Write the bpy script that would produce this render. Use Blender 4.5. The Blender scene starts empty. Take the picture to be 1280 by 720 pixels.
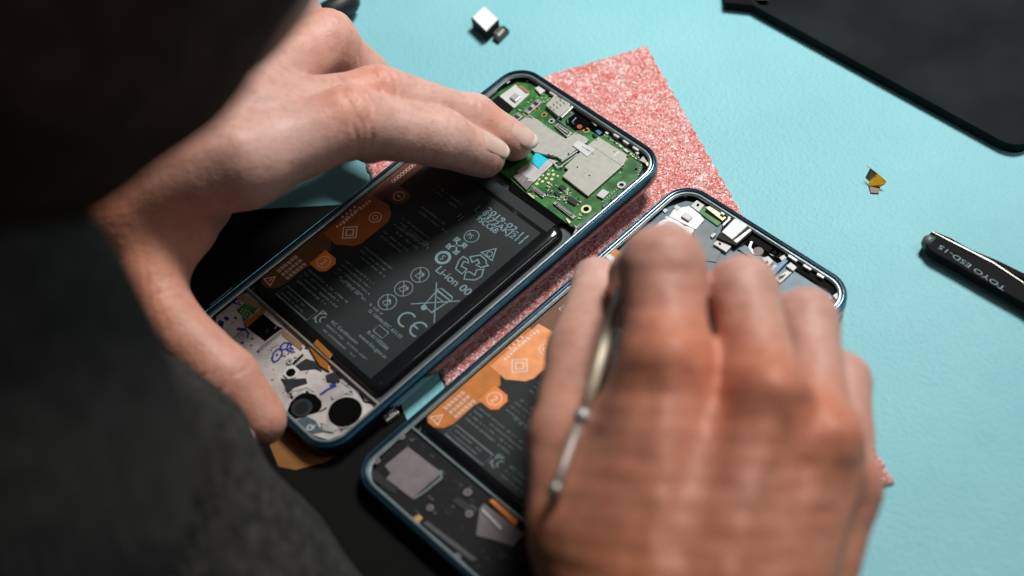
import bpy, math, random
import numpy as np
from mathutils import Vector, Matrix
random.seed(7); rng = np.random.RandomState(7)
scene = bpy.context.scene
col = scene.collection
MM = 0.001

# ------------------------------------------------------------------ camera model
CH, PITCH, ROLL, FPX = 376.662, 0.66352, -0.15018, 1813.93      # height mm, pitch, roll, focal length px (1280 wide)
fwd = Vector((0, math.sin(PITCH), -math.cos(PITCH)))
rt0 = Vector((1, 0, 0)); up0 = rt0.cross(fwd)
cr_, sr_ = math.cos(ROLL), math.sin(ROLL)
RT = cr_ * rt0 + sr_ * up0
UP = -sr_ * rt0 + cr_ * up0
CAM = Vector((0, 0, CH))
def ray(px, py): return fwd + RT * ((px - 640) / FPX) - UP * ((py - 360) / FPX)
def W(px, py, h=0.0):                 # a point of the place (mm) seen at a pixel, h mm above the table
    d = ray(px, py); return CAM + d * ((h - CH) / d.z)
def D(px, py, dist):                  # the same by distance along the view axis
    return CAM + ray(px, py) * dist
def depth(p): return (p - CAM).dot(fwd)
def rad(p, rpx): return rpx * depth(p) / FPX

# ------------------------------------------------------------------ materials
def lin(r, g, b):
    f = lambda c: (c / 255 / 12.92) if c / 255 <= 0.04045 else ((c / 255 + 0.055) / 1.055) ** 2.4
    return (f(r), f(g), f(b), 1)
def nodes(name):
    m = bpy.data.materials.new(name); m.use_nodes = True
    nt = m.node_tree; return m, nt, nt.nodes['Principled BSDF']
def N(nt, t, **kw):
    n = nt.nodes.new(t)
    for k, v in kw.items():
        if k in n.inputs: n.inputs[k].default_value = v
        else: setattr(n, k, v)
    return n
def coords(nt, scale=(1, 1, 1), obj=True):
    tc = nt.nodes.new('ShaderNodeTexCoord'); mp = nt.nodes.new('ShaderNodeMapping')
    mp.inputs['Scale'].default_value = scale
    nt.links.new(tc.outputs['Object'], mp.inputs['Vector']); return mp.outputs['Vector']
def ramp(nt, fac, stops):
    r = nt.nodes.new('ShaderNodeValToRGB'); e = r.color_ramp.elements
    while len(e) < len(stops): e.new(0.5)
    for i, (p, c) in enumerate(stops): e[i].position = p; e[i].color = c
    nt.links.new(fac, r.inputs['Fac']); return r.outputs['Color']
def bump(nt, b, h, strength=0.3, dist=0.0003, prev=None):
    n = nt.nodes.new('ShaderNodeBump'); n.inputs['Strength'].default_value = strength
    n.inputs['Distance'].default_value = dist
    nt.links.new(h, n.inputs['Height'])
    if prev: nt.links.new(prev, n.inputs['Normal'])
    nt.links.new(n.outputs['Normal'], b.inputs['Normal']); return n.outputs['Normal']
def simple(name, c, rough=0.5, metal=0.0, var=0.15, nscale=300, bumpd=0.0, coat=0.0, spec=0.5):
    m, nt, b = nodes(name)
    v = coords(nt)
    n = N(nt, 'ShaderNodeTexNoise', Scale=nscale, Detail=4.0); nt.links.new(v, n.inputs['Vector'])
    lo = tuple(x * (1 - var) for x in c[:3]) + (1,); hi = tuple(min(1, x * (1 + var)) for x in c[:3]) + (1,)
    nt.links.new(ramp(nt, n.outputs['Fac'], [(0.3, lo), (0.7, hi)]), b.inputs['Base Color'])
    b.inputs['Roughness'].default_value = rough; b.inputs['Metallic'].default_value = metal
    b.inputs['Coat Weight'].default_value = coat; b.inputs['Specular IOR Level'].default_value = spec
    if bumpd:
        n2 = N(nt, 'ShaderNodeTexNoise', Scale=nscale * 4, Detail=3.0); nt.links.new(v, n2.inputs['Vector'])
        bump(nt, b, n2.outputs['Fac'], 0.6, bumpd)
    return m
M = {}
M['tool'] = simple('dull_steel', (.52, .46, .34, 1), .36, .2, var=.1)
M['toolend'] = simple('worn_steel', (.32, .26, .22, 1), .4, .2)
M['black'] = simple('black_plastic', (.006, .006, .007, 1), .55, spec=.18)
M['matte_black'] = simple('matte_black', (.004, .004, .004, 1), .8, spec=.12)
M['pit'] = simple('recess_shade_black', (.002, .002, .002, 1), .9, spec=.05)  # black solids that paint the shade inside holes and recesses
M['rim'] = simple('blue_black_frame', (.014, .035, .055, 1), .22, .7, coat=.6)
M['chamfer'] = simple('bright_blue_chamfer', (.05, .24, .36, 1), .25, .6)
M['lip'] = simple('pale_glint_lip', (.27, .35, .37, 1), .28, .6)  # pale colour partly paints the glint of light along the lip
M['backglass'] = simple('deep_blue_back', (.008, .014, .07, 1), .12, .3, coat=1)
M['steel'] = simple('brushed_steel', (.36, .355, .33, 1), .38, .7, var=.08, nscale=900)
M['shield'] = simple('shield_can_metal', (.34, .345, .31, 1), .55, .35, var=.07, nscale=500)
M['silver'] = simple('silver_parts', (.45, .46, .45, 1), .4, .5, var=.1)
M['white'] = simple('white_part', (.52, .53, .52, 1), .45, var=.06)
M['brightwhite'] = simple('bright_white_cover', (.80, .81, .79, 1), .4, var=.04)
M['cream'] = simple('cream_pad', (.72, .68, .42, 1), .35, .3, var=.08)
M['gold'] = simple('gold_contact', (.62, .40, .13, 1), .35, .8)
M['flex'] = simple('amber_flex', (.30, .105, .012, 1), .35, .1)
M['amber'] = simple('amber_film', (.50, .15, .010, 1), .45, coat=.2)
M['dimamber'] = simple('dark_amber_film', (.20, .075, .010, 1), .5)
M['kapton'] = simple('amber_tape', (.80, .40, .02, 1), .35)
M['shadeorange'] = simple('finger_shaded_orange_tab', (.34, .080, .008, 1), .5)  # salmon patch darkened to paint the finger shadow on the held phone
M['shadered'] = simple('finger_shaded_red_orange_tab', (.11, .022, .006, 1), .5)  # red-orange film darkened for the shade under the fingers
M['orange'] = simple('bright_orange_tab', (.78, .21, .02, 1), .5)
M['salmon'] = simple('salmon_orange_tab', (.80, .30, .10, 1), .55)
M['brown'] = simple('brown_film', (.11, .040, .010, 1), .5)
M['ic'] = simple('chip_grey', (.016, .019, .023, 1), .45, spec=.3)
M['greyplate'] = simple('grey_plate', (.10, .125, .13, 1), .5, .3)
M['slate'] = simple('slate_midplate', (.065, .105, .13, 1), .45, .3)
M['mauve'] = simple('mauve_grey_pad', (.16, .135, .145, 1), .6)
M['cyan'] = simple('cyan_sticker', (.0, .50, .66, 1), .4, var=.04)
M['red'] = simple('red_dot', (.35, .02, .015, 1), .5)
M['bluewire'] = simple('blue_flex', (.03, .16, .30, 1), .35)
M['ink'] = simple('blue_marker_ink', (.008, .012, .22, 1), .5)
M['print'] = simple('pale_blue_print', (.125, .22, .25, 1), .6, var=.05)
M['printdim'] = simple('dim_print', (.15, .21, .225, 1), .6, var=.05)
M['printw'] = simple('white_print', (.80, .62, .52, 1), .6, var=.05)
M['tan'] = simple('tan_adhesive', (.24, .14, .07, 1), .6)
M['nailwhite'] = simple('fingernail_plate', (.60, .41, .35, 1), .33, var=.04, nscale=80, coat=.3)
M['tweezerblack'] = simple('black_coated_steel', (.005, .005, .006, 1), .7, spec=.1)
M['trayblack'] = simple('matt_black_tray', (.008, .0115, .012, 1), .75, spec=.08, var=.5, nscale=30)
M['nailedge'] = simple('fingernail_free_edge', (.70, .62, .54, 1), .35, var=.04)
M['grey'] = simple('grey_moulding', (.05, .055, .06, 1), .5)

def mat_pcb():
    m, nt, b = nodes('green_circuit_board'); v = coords(nt)
    vo = N(nt, 'ShaderNodeTexVoronoi', Scale=900.0); vo.distance = 'MANHATTAN'; nt.links.new(v, vo.inputs['Vector'])
    no = N(nt, 'ShaderNodeTexNoise', Scale=260.0, Detail=5.0); nt.links.new(v, no.inputs['Vector'])
    c1 = ramp(nt, no.outputs['Fac'], [(.35, (.014, .09, .022, 1)), (.65, (.05, .24, .05, 1))])
    mx = N(nt, 'ShaderNodeMixRGB'); mx.blend_type = 'MULTIPLY'; mx.inputs['Fac'].default_value = .35
    nt.links.new(c1, mx.inputs['Color1']); nt.links.new(vo.outputs['Color'], mx.inputs['Color2'])
    nt.links.new(mx.outputs['Color'], b.inputs['Base Color']); b.inputs['Roughness'].default_value = .35
    b.inputs['Coat Weight'].default_value = .3
    return m
M['pcb'] = mat_pcb()
def mat_whiteplate():
    m, nt, b = nodes('whitish_stained_plate'); v = coords(nt)
    no = N(nt, 'ShaderNodeTexNoise', Scale=120.0, Detail=5.0); nt.links.new(v, no.inputs['Vector'])
    nt.links.new(ramp(nt, no.outputs['Fac'], [(.3, (.34, .31, .30, 1)), (.7, (.62, .58, .56, 1))]), b.inputs['Base Color'])
    b.inputs['Roughness'].default_value = .45; b.inputs['Metallic'].default_value = .2
    bump(nt, b, no.outputs['Fac'], .3, .0003); return m
M['whiteplate'] = mat_whiteplate()
def mat_battery(name, c, rough):
    m, nt, b = nodes(name); b.inputs['Specular IOR Level'].default_value = .22 if rough > .3 else .5; v = coords(nt)
    no = N(nt, 'ShaderNodeTexNoise', Scale=35.0, Detail=3.0); nt.links.new(v, no.inputs['Vector'])
    nt.links.new(ramp(nt, no.outputs['Fac'], [(.3, tuple(x * .8 for x in c) + (1,)), (.7, tuple(x * 1.2 for x in c) + (1,))]), b.inputs['Base Color'])
    b.inputs['Roughness'].default_value = rough
    bump(nt, b, no.outputs['Fac'], .5, .0008); return m
M['battery'] = mat_battery('black_battery_pouch', (.006, .007, .008), .13)
M['label'] = mat_battery('dark_grey_battery_label', (.013, .018, .019), .55)
def mat_mat():
    m, nt, b = nodes('teal_leather_mat'); v = coords(nt)
    b.inputs['Roughness'].default_value = .58; b.inputs['Specular IOR Level'].default_value = .32
    big = N(nt, 'ShaderNodeTexNoise', Scale=14.0, Detail=4.0); nt.links.new(v, big.inputs['Vector'])
    nt.links.new(ramp(nt, big.outputs['Fac'], [(.3, (.185, .465, .52, 1)), (.7, (.225, .525, .58, 1))]), b.inputs['Base Color'])
    rg = N(nt, 'ShaderNodeTexNoise', Scale=22.0, Detail=6.0, Roughness=.7); nt.links.new(v, rg.inputs['Vector'])
    mr = N(nt, 'ShaderNodeMapRange'); mr.inputs['To Min'].default_value = .42; mr.inputs['To Max'].default_value = .74; nt.links.new(rg.outputs['Fac'], mr.inputs['Value']); nt.links.new(mr.outputs['Result'], b.inputs['Roughness'])
    wv = N(nt, 'ShaderNodeTexNoise', Scale=620.0, Detail=2.0, Distortion=1.2); nt.links.new(v, wv.inputs['Vector'])
    vo = N(nt, 'ShaderNodeTexVoronoi', Scale=850.0); vo.feature = 'SMOOTH_F1'; nt.links.new(v, vo.inputs['Vector'])
    ad = N(nt, 'ShaderNodeMath', operation='ADD'); nt.links.new(wv.outputs['Fac'], ad.inputs[0]); nt.links.new(vo.outputs['Distance'], ad.inputs[1])
    n1 = bump(nt, b, ad.outputs[0], .55, .00030)
    b2 = N(nt, 'ShaderNodeTexNoise', Scale=70.0, Detail=3.0); nt.links.new(v, b2.inputs['Vector'])
    bump(nt, b, b2.outputs['Fac'], .15, .0004, n1)
    return m
M['mat'] = mat_mat()
def mat_foam():
    m, nt, b = nodes('pink_antistatic_foam'); v = coords(nt)
    n0 = N(nt, 'ShaderNodeTexNoise', Scale=330.0, Detail=3.0); nt.links.new(v, n0.inputs['Vector'])
    mp = N(nt, 'ShaderNodeMixRGB'); mp.inputs['Fac'].default_value = .004
    nt.links.new(v, mp.inputs['Color1']); nt.links.new(n0.outputs['Color'], mp.inputs['Color2'])
    vo = N(nt, 'ShaderNodeTexVoronoi', Scale=430.0); nt.links.new(mp.outputs['Color'], vo.inputs['Vector'])
    n1 = N(nt, 'ShaderNodeTexNoise', Scale=680.0, Detail=4.0, Distortion=3.0); nt.links.new(v, n1.inputs['Vector'])
    ad = N(nt, 'ShaderNodeMath', operation='MULTIPLY_ADD'); nt.links.new(n1.outputs['Fac'], ad.inputs[0]); ad.inputs[1].default_value = 1.0
    sc = N(nt, 'ShaderNodeTexNoise', Scale=150.0, Detail=3.0); nt.links.new(v, sc.inputs['Vector'])
    ml = N(nt, 'ShaderNodeMath', operation='MULTIPLY'); nt.links.new(sc.outputs['Fac'], ml.inputs[0]); ml.inputs[1].default_value = .15
    nt.links.new(ml.outputs[0], ad.inputs[2])
    nt.links.new(ramp(nt, ad.outputs[0], [(.46, (.62, .09, .08, 1)), (.58, (.74, .19, .165, 1)), (.62, (.86, .50, .48, 1)), (.69, (.95, .90, .89, 1))]), b.inputs['Base Color'])  # white stops paint both speckles and glints into the colour
    b.inputs['Roughness'].default_value = .38
    n = bump(nt, b, vo.outputs['Distance'], .9, .0010)
    bump(nt, b, n1.outputs['Fac'], .9, .0008, n)
    return m
M['foam'] = mat_foam()
def mat_skin():
    m, nt, b = nodes('skin'); v = coords(nt)
    at = N(nt, 'ShaderNodeAttribute', attribute_name='flush'); aw = N(nt, 'ShaderNodeAttribute', attribute_name='warm')
    n0 = N(nt, 'ShaderNodeTexNoise', Scale=55.0, Detail=4.0); nt.links.new(v, n0.inputs['Vector'])
    n3 = N(nt, 'ShaderNodeTexNoise', Scale=260.0, Detail=5.0, Roughness=.65); nt.links.new(v, n3.inputs['Vector'])
    base = ramp(nt, n0.outputs['Fac'], [(.3, (.53, .305, .25, 1)), (.7, (.63, .40, .345, 1))])
    m1 = N(nt, 'ShaderNodeMixRGB'); nt.links.new(aw.outputs['Fac'], m1.inputs['Fac']); nt.links.new(base, m1.inputs['Color1'])
    m1.inputs['Color2'].default_value = (.50, .155, .060, 1)
    m2 = N(nt, 'ShaderNodeMixRGB'); nt.links.new(at.outputs['Fac'], m2.inputs['Fac']); nt.links.new(m1.outputs['Color'], m2.inputs['Color1'])
    m2.inputs['Color2'].default_value = (.60, .20, .11, 1)
    m3 = N(nt, 'ShaderNodeMixRGB'); m3.blend_type = 'MULTIPLY'; m3.inputs['Fac'].default_value = .55
    nt.links.new(m2.outputs['Color'], m3.inputs['Color1'])
    nt.links.new(ramp(nt, n3.outputs['Fac'], [(.34, (.82, .70, .67, 1)), (.52, (1, 1, 1, 1))]), m3.inputs['Color2'])
    nt.links.new(m3.outputs['Color'], b.inputs['Base Color'])
    b.inputs['Roughness'].default_value = .52; b.inputs['Specular IOR Level'].default_value = .4
    b.inputs['Subsurface Weight'].default_value = .22; b.inputs['Subsurface Radius'].default_value = (.0035, .0012, .0006)
    b.inputs['Subsurface Scale'].default_value = 1.0
    vo = N(nt, 'ShaderNodeTexVoronoi', Scale=850.0); nt.links.new(v, vo.inputs['Vector'])
    n1 = bump(nt, b, vo.outputs['Distance'], .35, .00022)
    st = coords(nt, (1, .25, 1))
    n2 = N(nt, 'ShaderNodeTexNoise', Scale=420.0, Detail=4.0, Distortion=.6); nt.links.new(st, n2.inputs['Vector'])
    n1 = bump(nt, b, n2.outputs['Fac'], .35, .0003, n1)
    bump(nt, b, n3.outputs['Fac'], .25, .0003, n1)
    return m
M['skin'] = mat_skin()
def mat_knit(name, c):
    m, nt, b = nodes(name); v = coords(nt)
    n0 = N(nt, 'ShaderNodeTexNoise', Scale=240.0, Detail=5.0); nt.links.new(v, n0.inputs['Vector'])
    n1 = N(nt, 'ShaderNodeTexWave', Scale=150.0, Distortion=3.0, Detail=2.0); nt.links.new(v, n1.inputs['Vector'])
    nt.links.new(ramp(nt, n0.outputs['Fac'], [(.3, tuple(x * .55 for x in c) + (1,)), (.7, tuple(x * 1.5 for x in c) + (1,))]), b.inputs['Base Color'])
    b.inputs['Roughness'].default_value = .95; b.inputs['Sheen Weight'].default_value = .03; b.inputs['Specular IOR Level'].default_value = .1
    n = bump(nt, b, n1.outputs['Fac'], .5, .0008); bump(nt, b, n0.outputs['Fac'], .7, .0015, n); return m
M['knit'] = mat_knit('charcoal_knit', (.031, .031, .029))
M['hair'] = simple('dark_brown_hair', (.050, .028, .019, 1), .8, var=.5, nscale=200, bumpd=.001, spec=.1)

# ------------------------------------------------------------------ object helpers
def link(o, parent=None):
    col.objects.link(o)
    if parent: o.parent = parent
    return o
def empty(name, loc_mm, label, cat, group=None):
    o = bpy.data.objects.new(name, None); o.empty_display_size = .01; link(o)
    o.location = Vector(loc_mm) * MM; o['label'] = label; o['category'] = cat
    if group: o['group'] = group
    return o
def mesh_obj(name, verts, faces, mat, parent=None, smooth=False, bevel=0):
    me = bpy.data.meshes.new(name); me.from_pydata([tuple(Vector(v) * MM) for v in verts], [], faces)
    me.validate(); me.update()
    import bmesh
    bm = bmesh.new(); bm.from_mesh(me); bmesh.ops.recalc_face_normals(bm, faces=bm.faces); bm.to_mesh(me); bm.free()
    me.materials.append(mat)
    for p in me.polygons: p.use_smooth = smooth
    o = bpy.data.objects.new(name, me); link(o, parent)
    if bevel:
        b = o.modifiers.new('bevel', 'BEVEL'); b.width = bevel * MM; b.segments = 2; b.limit_method = 'ANGLE'
        b.angle_limit = math.radians(40)
    return o
def tag(o, label=None, cat=None, group=None, kind=None):
    if label: o['label'] = label
    if cat: o['category'] = cat
    if group: o['group'] = group
    if kind: o['kind'] = kind
    return o
class MB:                                   # collects solids into one mesh (mm)
    def __init__(s): s.v = []; s.f = []
    def prism(s, pts, z0, z1):
        n = len(pts); b = len(s.v)
        area = sum(pts[i][0] * pts[(i + 1) % n][1] - pts[(i + 1) % n][0] * pts[i][1] for i in range(n))
        if area < 0: pts = pts[::-1]
        s.v += [(x, y, z0) for x, y in pts] + [(x, y, z1) for x, y in pts]
        s.f.append(tuple(range(b + n - 1, b - 1, -1))); s.f.append(tuple(range(b + n, b + 2 * n)))
        for i in range(n): j = (i + 1) % n; s.f.append((b + i, b + j, b + n + j, b + n + i))
        return s
    def box(s, x0, y0, x1, y1, z0, z1): return s.prism([(x0, y0), (x1, y0), (x1, y1), (x0, y1)], z0, z1)
    def disc(s, x, y, r, z0, z1, n=20):
        return s.prism([(x + r * math.cos(2 * math.pi * i / n), y + r * math.sin(2 * math.pi * i / n)) for i in range(n)], z0, z1)
    def ring(s, x, y, r0, r1, z0, z1, n=24):
        b = len(s.v)
        for i in range(n):
            a = 2 * math.pi * i / n; c, d = math.cos(a), math.sin(a)
            s.v += [(x + r0 * c, y + r0 * d, z0), (x + r1 * c, y + r1 * d, z0), (x + r1 * c, y + r1 * d, z1), (x + r0 * c, y + r0 * d, z1)]
        for i in range(n):
            p, q = b + 4 * i, b + 4 * ((i + 1) % n)
            for k in range(4): l = (k + 1) % 4; s.f.append((p + k, q + k, q + l, p + l))
        return s
    def line(s, pts, w, z0, z1, closed=False):        # flat ribbon with thickness
        P = [Vector((p[0], p[1])) for p in pts]; n = len(P); L = []; R = []
        for i in range(n):
            a = P[(i - 1) % n] if (closed or i > 0) else P[i]; c = P[(i + 1) % n] if (closed or i < n - 1) else P[i]
            t = (c - a); t = t.normalized() if t.length > 1e-9 else Vector((1, 0)); nn = Vector((-t.y, t.x)) * w / 2
            if (closed or 0 < i < n - 1):
                d0 = (P[i] - a).normalized(); k = abs(d0.dot(t)); nn = nn / max(.6, k)
            L.append(P[i] + nn); R.append(P[i] - nn)
        for i in range(n if closed else n - 1):
            j = (i + 1) % n
            s.prism([tuple(R[i]), tuple(R[j]), tuple(L[j]), tuple(L[i])], z0, z1)
        return s
    def tube(s, pts, radii, n=10):
        P = [Vector(p) for p in pts]; b = len(s.v); ref = Vector((0, 0, 1))
        for i, p in enumerate(P):
            t = (P[min(i + 1, len(P) - 1)] - P[max(i - 1, 0)]).normalized()
            x = t.cross(ref)
            if x.length < 1e-3: x = t.cross(Vector((1, 0, 0)))
            x.normalize(); y = x.cross(t); r = radii[i] if hasattr(radii, '__len__') else radii
            rx, ry = r if hasattr(r, '__len__') else (r, r)
            for k in range(n):
                a = 2 * math.pi * k / n; s.v.append(tuple(p + x * rx * math.cos(a) + y * ry * math.sin(a)))
        for i in range(len(P) - 1):
            for k in range(n): l = (k + 1) % n; s.f.append((b + i * n + k, b + i * n + l, b + (i + 1) * n + l, b + (i + 1) * n + k))
        s.f.append(tuple(b + k for k in range(n))[::-1]); s.f.append(tuple(b + (len(P) - 1) * n + k for k in range(n)))
        return s
    def raw(s, v, f):
        b = len(s.v); s.v += v; s.f += [tuple(i + b for i in q) for q in f]; return s
    def build(s, name, mat, parent=None, smooth=False, bevel=0): return mesh_obj(name, s.v, s.f, mat, parent, smooth, bevel)

_tc = {}
def glyphs(txt, size, spacing=1.0):                    # text outline mesh (2D verts mm, faces)
    key = (txt, size, spacing)
    if key in _tc: return _tc[key]
    cu = bpy.data.curves.new('t', 'FONT'); cu.body = txt; cu.size = size; cu.space_character = spacing; cu.resolution_u = 3
    o = bpy.data.objects.new('t', cu); me = bpy.data.meshes.new_from_object(o)
    v = [(p.co.x, p.co.y) for p in me.vertices]; f = [tuple(q.vertices) for q in me.polygons]
    bpy.data.objects.remove(o); bpy.data.meshes.remove(me); bpy.data.curves.remove(cu)
    _tc[key] = (v, f); return v, f
def put_text(mb, txt, x, y, size, z, ang=0, spacing=1.0, width=None, flip=1, hs=1.0):
    v, f = glyphs(txt, size, spacing)
    if not v: return
    w = max(p[0] for p in v); k = (width / w) if width else 1; v = [(a, b * hs) for a, b in v]
    c, s_ = math.cos(ang), math.sin(ang)
    mb.raw([(x + c * a * k - s_ * b * flip, y + s_ * a * k + c * b * flip, z) for a, b in v], f)

# ------------------------------------------------------------------ table
tbl = MB().box(-245, -320, 620, 900, -22, 0).build('table_surface', M['mat'], bevel=1.5)
tag(tbl, kind='structure')

# ------------------------------------------------------------------ phones
PW, PH, RIM = 72.7, 152.9, 6.6
Q1 = (-23.93251, 309.29275, -0.92261, 0.00097, 0.04587, 4.36677)
Q2 = (25.65765, 248.2263, -0.90138, 0, 0, 0)
class Phone:
    def __init__(s, q, label):
        x, y, th, tu, tv, z0 = q
        ex = Vector((math.cos(th), math.sin(th), tu)).normalized(); ey = Vector((-math.sin(th), math.cos(th), tv))
        ey = (ey - ex * ey.dot(ex)).normalized(); ez = ex.cross(ey)
        s.ex, s.ey, s.ez = ex, ey, ez; s.o = Vector((x, y, 8 - RIM + z0))
        s.root = empty('opened_smartphone', s.o, label, 'smartphone', 'opened smartphones being repaired')
        s.root.rotation_mode = 'QUATERNION'
        s.root.rotation_quaternion = Matrix((ex, ey, ez)).transposed().to_quaternion()
    def uv(s, px, py, z):                    # pixel -> local mm (origin centre) at local height z
        d = ray(px, py); o = s.o + s.ez * z; t = (o - CAM).dot(s.ez) / d.dot(s.ez); p = CAM + d * t - s.o
        return (p.dot(s.ex), p.dot(s.ey))
    def poly(s, pts, z): return [s.uv(x, y, z) for x, y in pts]
def crop(x0, y0, k): return lambda *pts: [(x0 + x / k, y0 + y / k) for x, y in pts]
def rrect(hw, hh, r, n=8, cx=0, cy=0):
    P = []
    for sx, sy, a0 in ((1, 1, 0), (-1, 1, 90), (-1, -1, 180), (1, -1, 270)):
        for i in range(n + 1):
            a = math.radians(a0 + 90 * i / n); P.append((cx + sx * (hw - r) + r * math.cos(a), cy + sy * (hh - r) + r * math.sin(a)))
    return P
def L(u, v): return (u - PW / 2, v - PH / 2)          # phone coordinates from its lower left corner
def sweep(name, prof, mat, parent, closed=False):
    v = []; f = []; n = None
    for off, z in prof:
        P = rrect(PW / 2 - off, PH / 2 - off, max(.4, 10 - off), 10); n = len(P); v += [(x, y, z) for x, y in P]
    m = len(prof)
    for i in range(m if closed else m - 1):
        j = (i + 1) % m
        for k in range(n): l = (k + 1) % n; f.append((i * n + k, i * n + l, j * n + l, j * n + k))
    return mesh_obj(name, v, f, mat, parent, smooth=True)
def shade_auto(o, ang=35):
    me = o.data; bm_ang = math.radians(ang)
    import bmesh
    bm = bmesh.new(); bm.from_mesh(me)
    for e in bm.edges:
        if len(e.link_faces) == 2 and e.calc_face_angle(0) > bm_ang: e.smooth = False
    for f in bm.faces: f.smooth = True
    bm.to_mesh(me); bm.free()

def phone_shell(P, floor_mat):
    r = P.root
    o = sweep('frame', [(.5, 1.0), (.12, 1.7), (0, 2.6), (0, 4.6), (.14, 5.6), (.56, 6.28), (.9, 6.5), (1.35, 6.6), (1.75, 6.5), (1.85, 5.9), (2.0, 2.0), (1.0, 1.0)], M['rim'], r, True); shade_auto(o)
    o = sweep('inner_lip', [(1.95, 5.2), (1.98, 6.05), (2.25, 6.15), (2.55, 6.1), (2.7, 5.7), (2.95, 5.6), (3.05, 5.2)], M['lip'], r, True); shade_auto(o, 50)
    o = sweep('polished_edge', [(.10, 5.55), (.28, 6.05), (.52, 6.36), (.60, 6.30), (.3, 5.5)], M['chamfer'], r, True); shade_auto(o, 50)
    g = MB(); n = None; v = []; f = []
    prof = [(3.5, 0), (1.6, .15), (.5, .55), (.16, 1.15), (.16, 1.6)]
    for off, z in prof:
        q = rrect(PW / 2 - off, PH / 2 - off, 10 - off, 10); n = len(q); v += [(x, y, z) for x, y in q]
    for i in range(len(prof) - 1):
        for k in range(n): l = (k + 1) % n; f.append((i * n + k, i * n + l, (i + 1) * n + l, (i + 1) * n + k))
    f.append(tuple(range(n))[::-1]); f.append(tuple((len(prof) - 1) * n + k for k in range(n)))
    o = mesh_obj('back_panel', v, f, M['backglass'], r, smooth=True); shade_auto(o)
    MB().prism(rrect(PW / 2 - 1.9, PH / 2 - 1.9, 8.1), 1.7, 2.4).build('midplate', floor_mat, r)

# --- printed graphics of the battery label, in phone coordinates from the lower left corner
BT = 5.62                                               # battery top
def fine_lines(mb, u0, v0, length, n, pitch, h=.62, dens=.8, z=BT + .03):      # print too small to read: rows of tiny strokes
    for k in range(n):
        u = u0; end = u0 + length * random.uniform(.72, 1)
        while u < end:
            w = random.uniform(.28, .62)
            if random.random() < dens:
                x, y = L(u, v0 - k * pitch); t = random.random()
                mb.box(x, y, x + w * .3, y + h, z, z + .01)
                if t < .6: mb.box(x, y + h * .8, x + w * .8, y + h, z, z + .01)
                if t > .3: mb.box(x, y, x + w * .8, y + h * .2, z, z + .01)
                if .2 < t < .8: mb.box(x + w * .6, y + h * .1, x + w * .85, y + h * .9, z, z + .01)
                if t > .7: mb.box(x, y + h * .42, x + w * .8, y + h * .6, z, z + .01)
            u += w + .2
def circ(u, v, r, n=24, a0=0, a1=360): return [L(u + r * math.cos(math.radians(a0 + (a1 - a0) * i / n)), v + r * math.sin(math.radians(a0 + (a1 - a0) * i / n))) for i in range(n + 1)]
def loc(u, v, ang, pts):                                # small icon points placed at (u,v)
    c, s_ = math.cos(ang), math.sin(ang); return [L(u + c * x - s_ * y, v + s_ * x + c * y) for x, y in pts]
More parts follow.
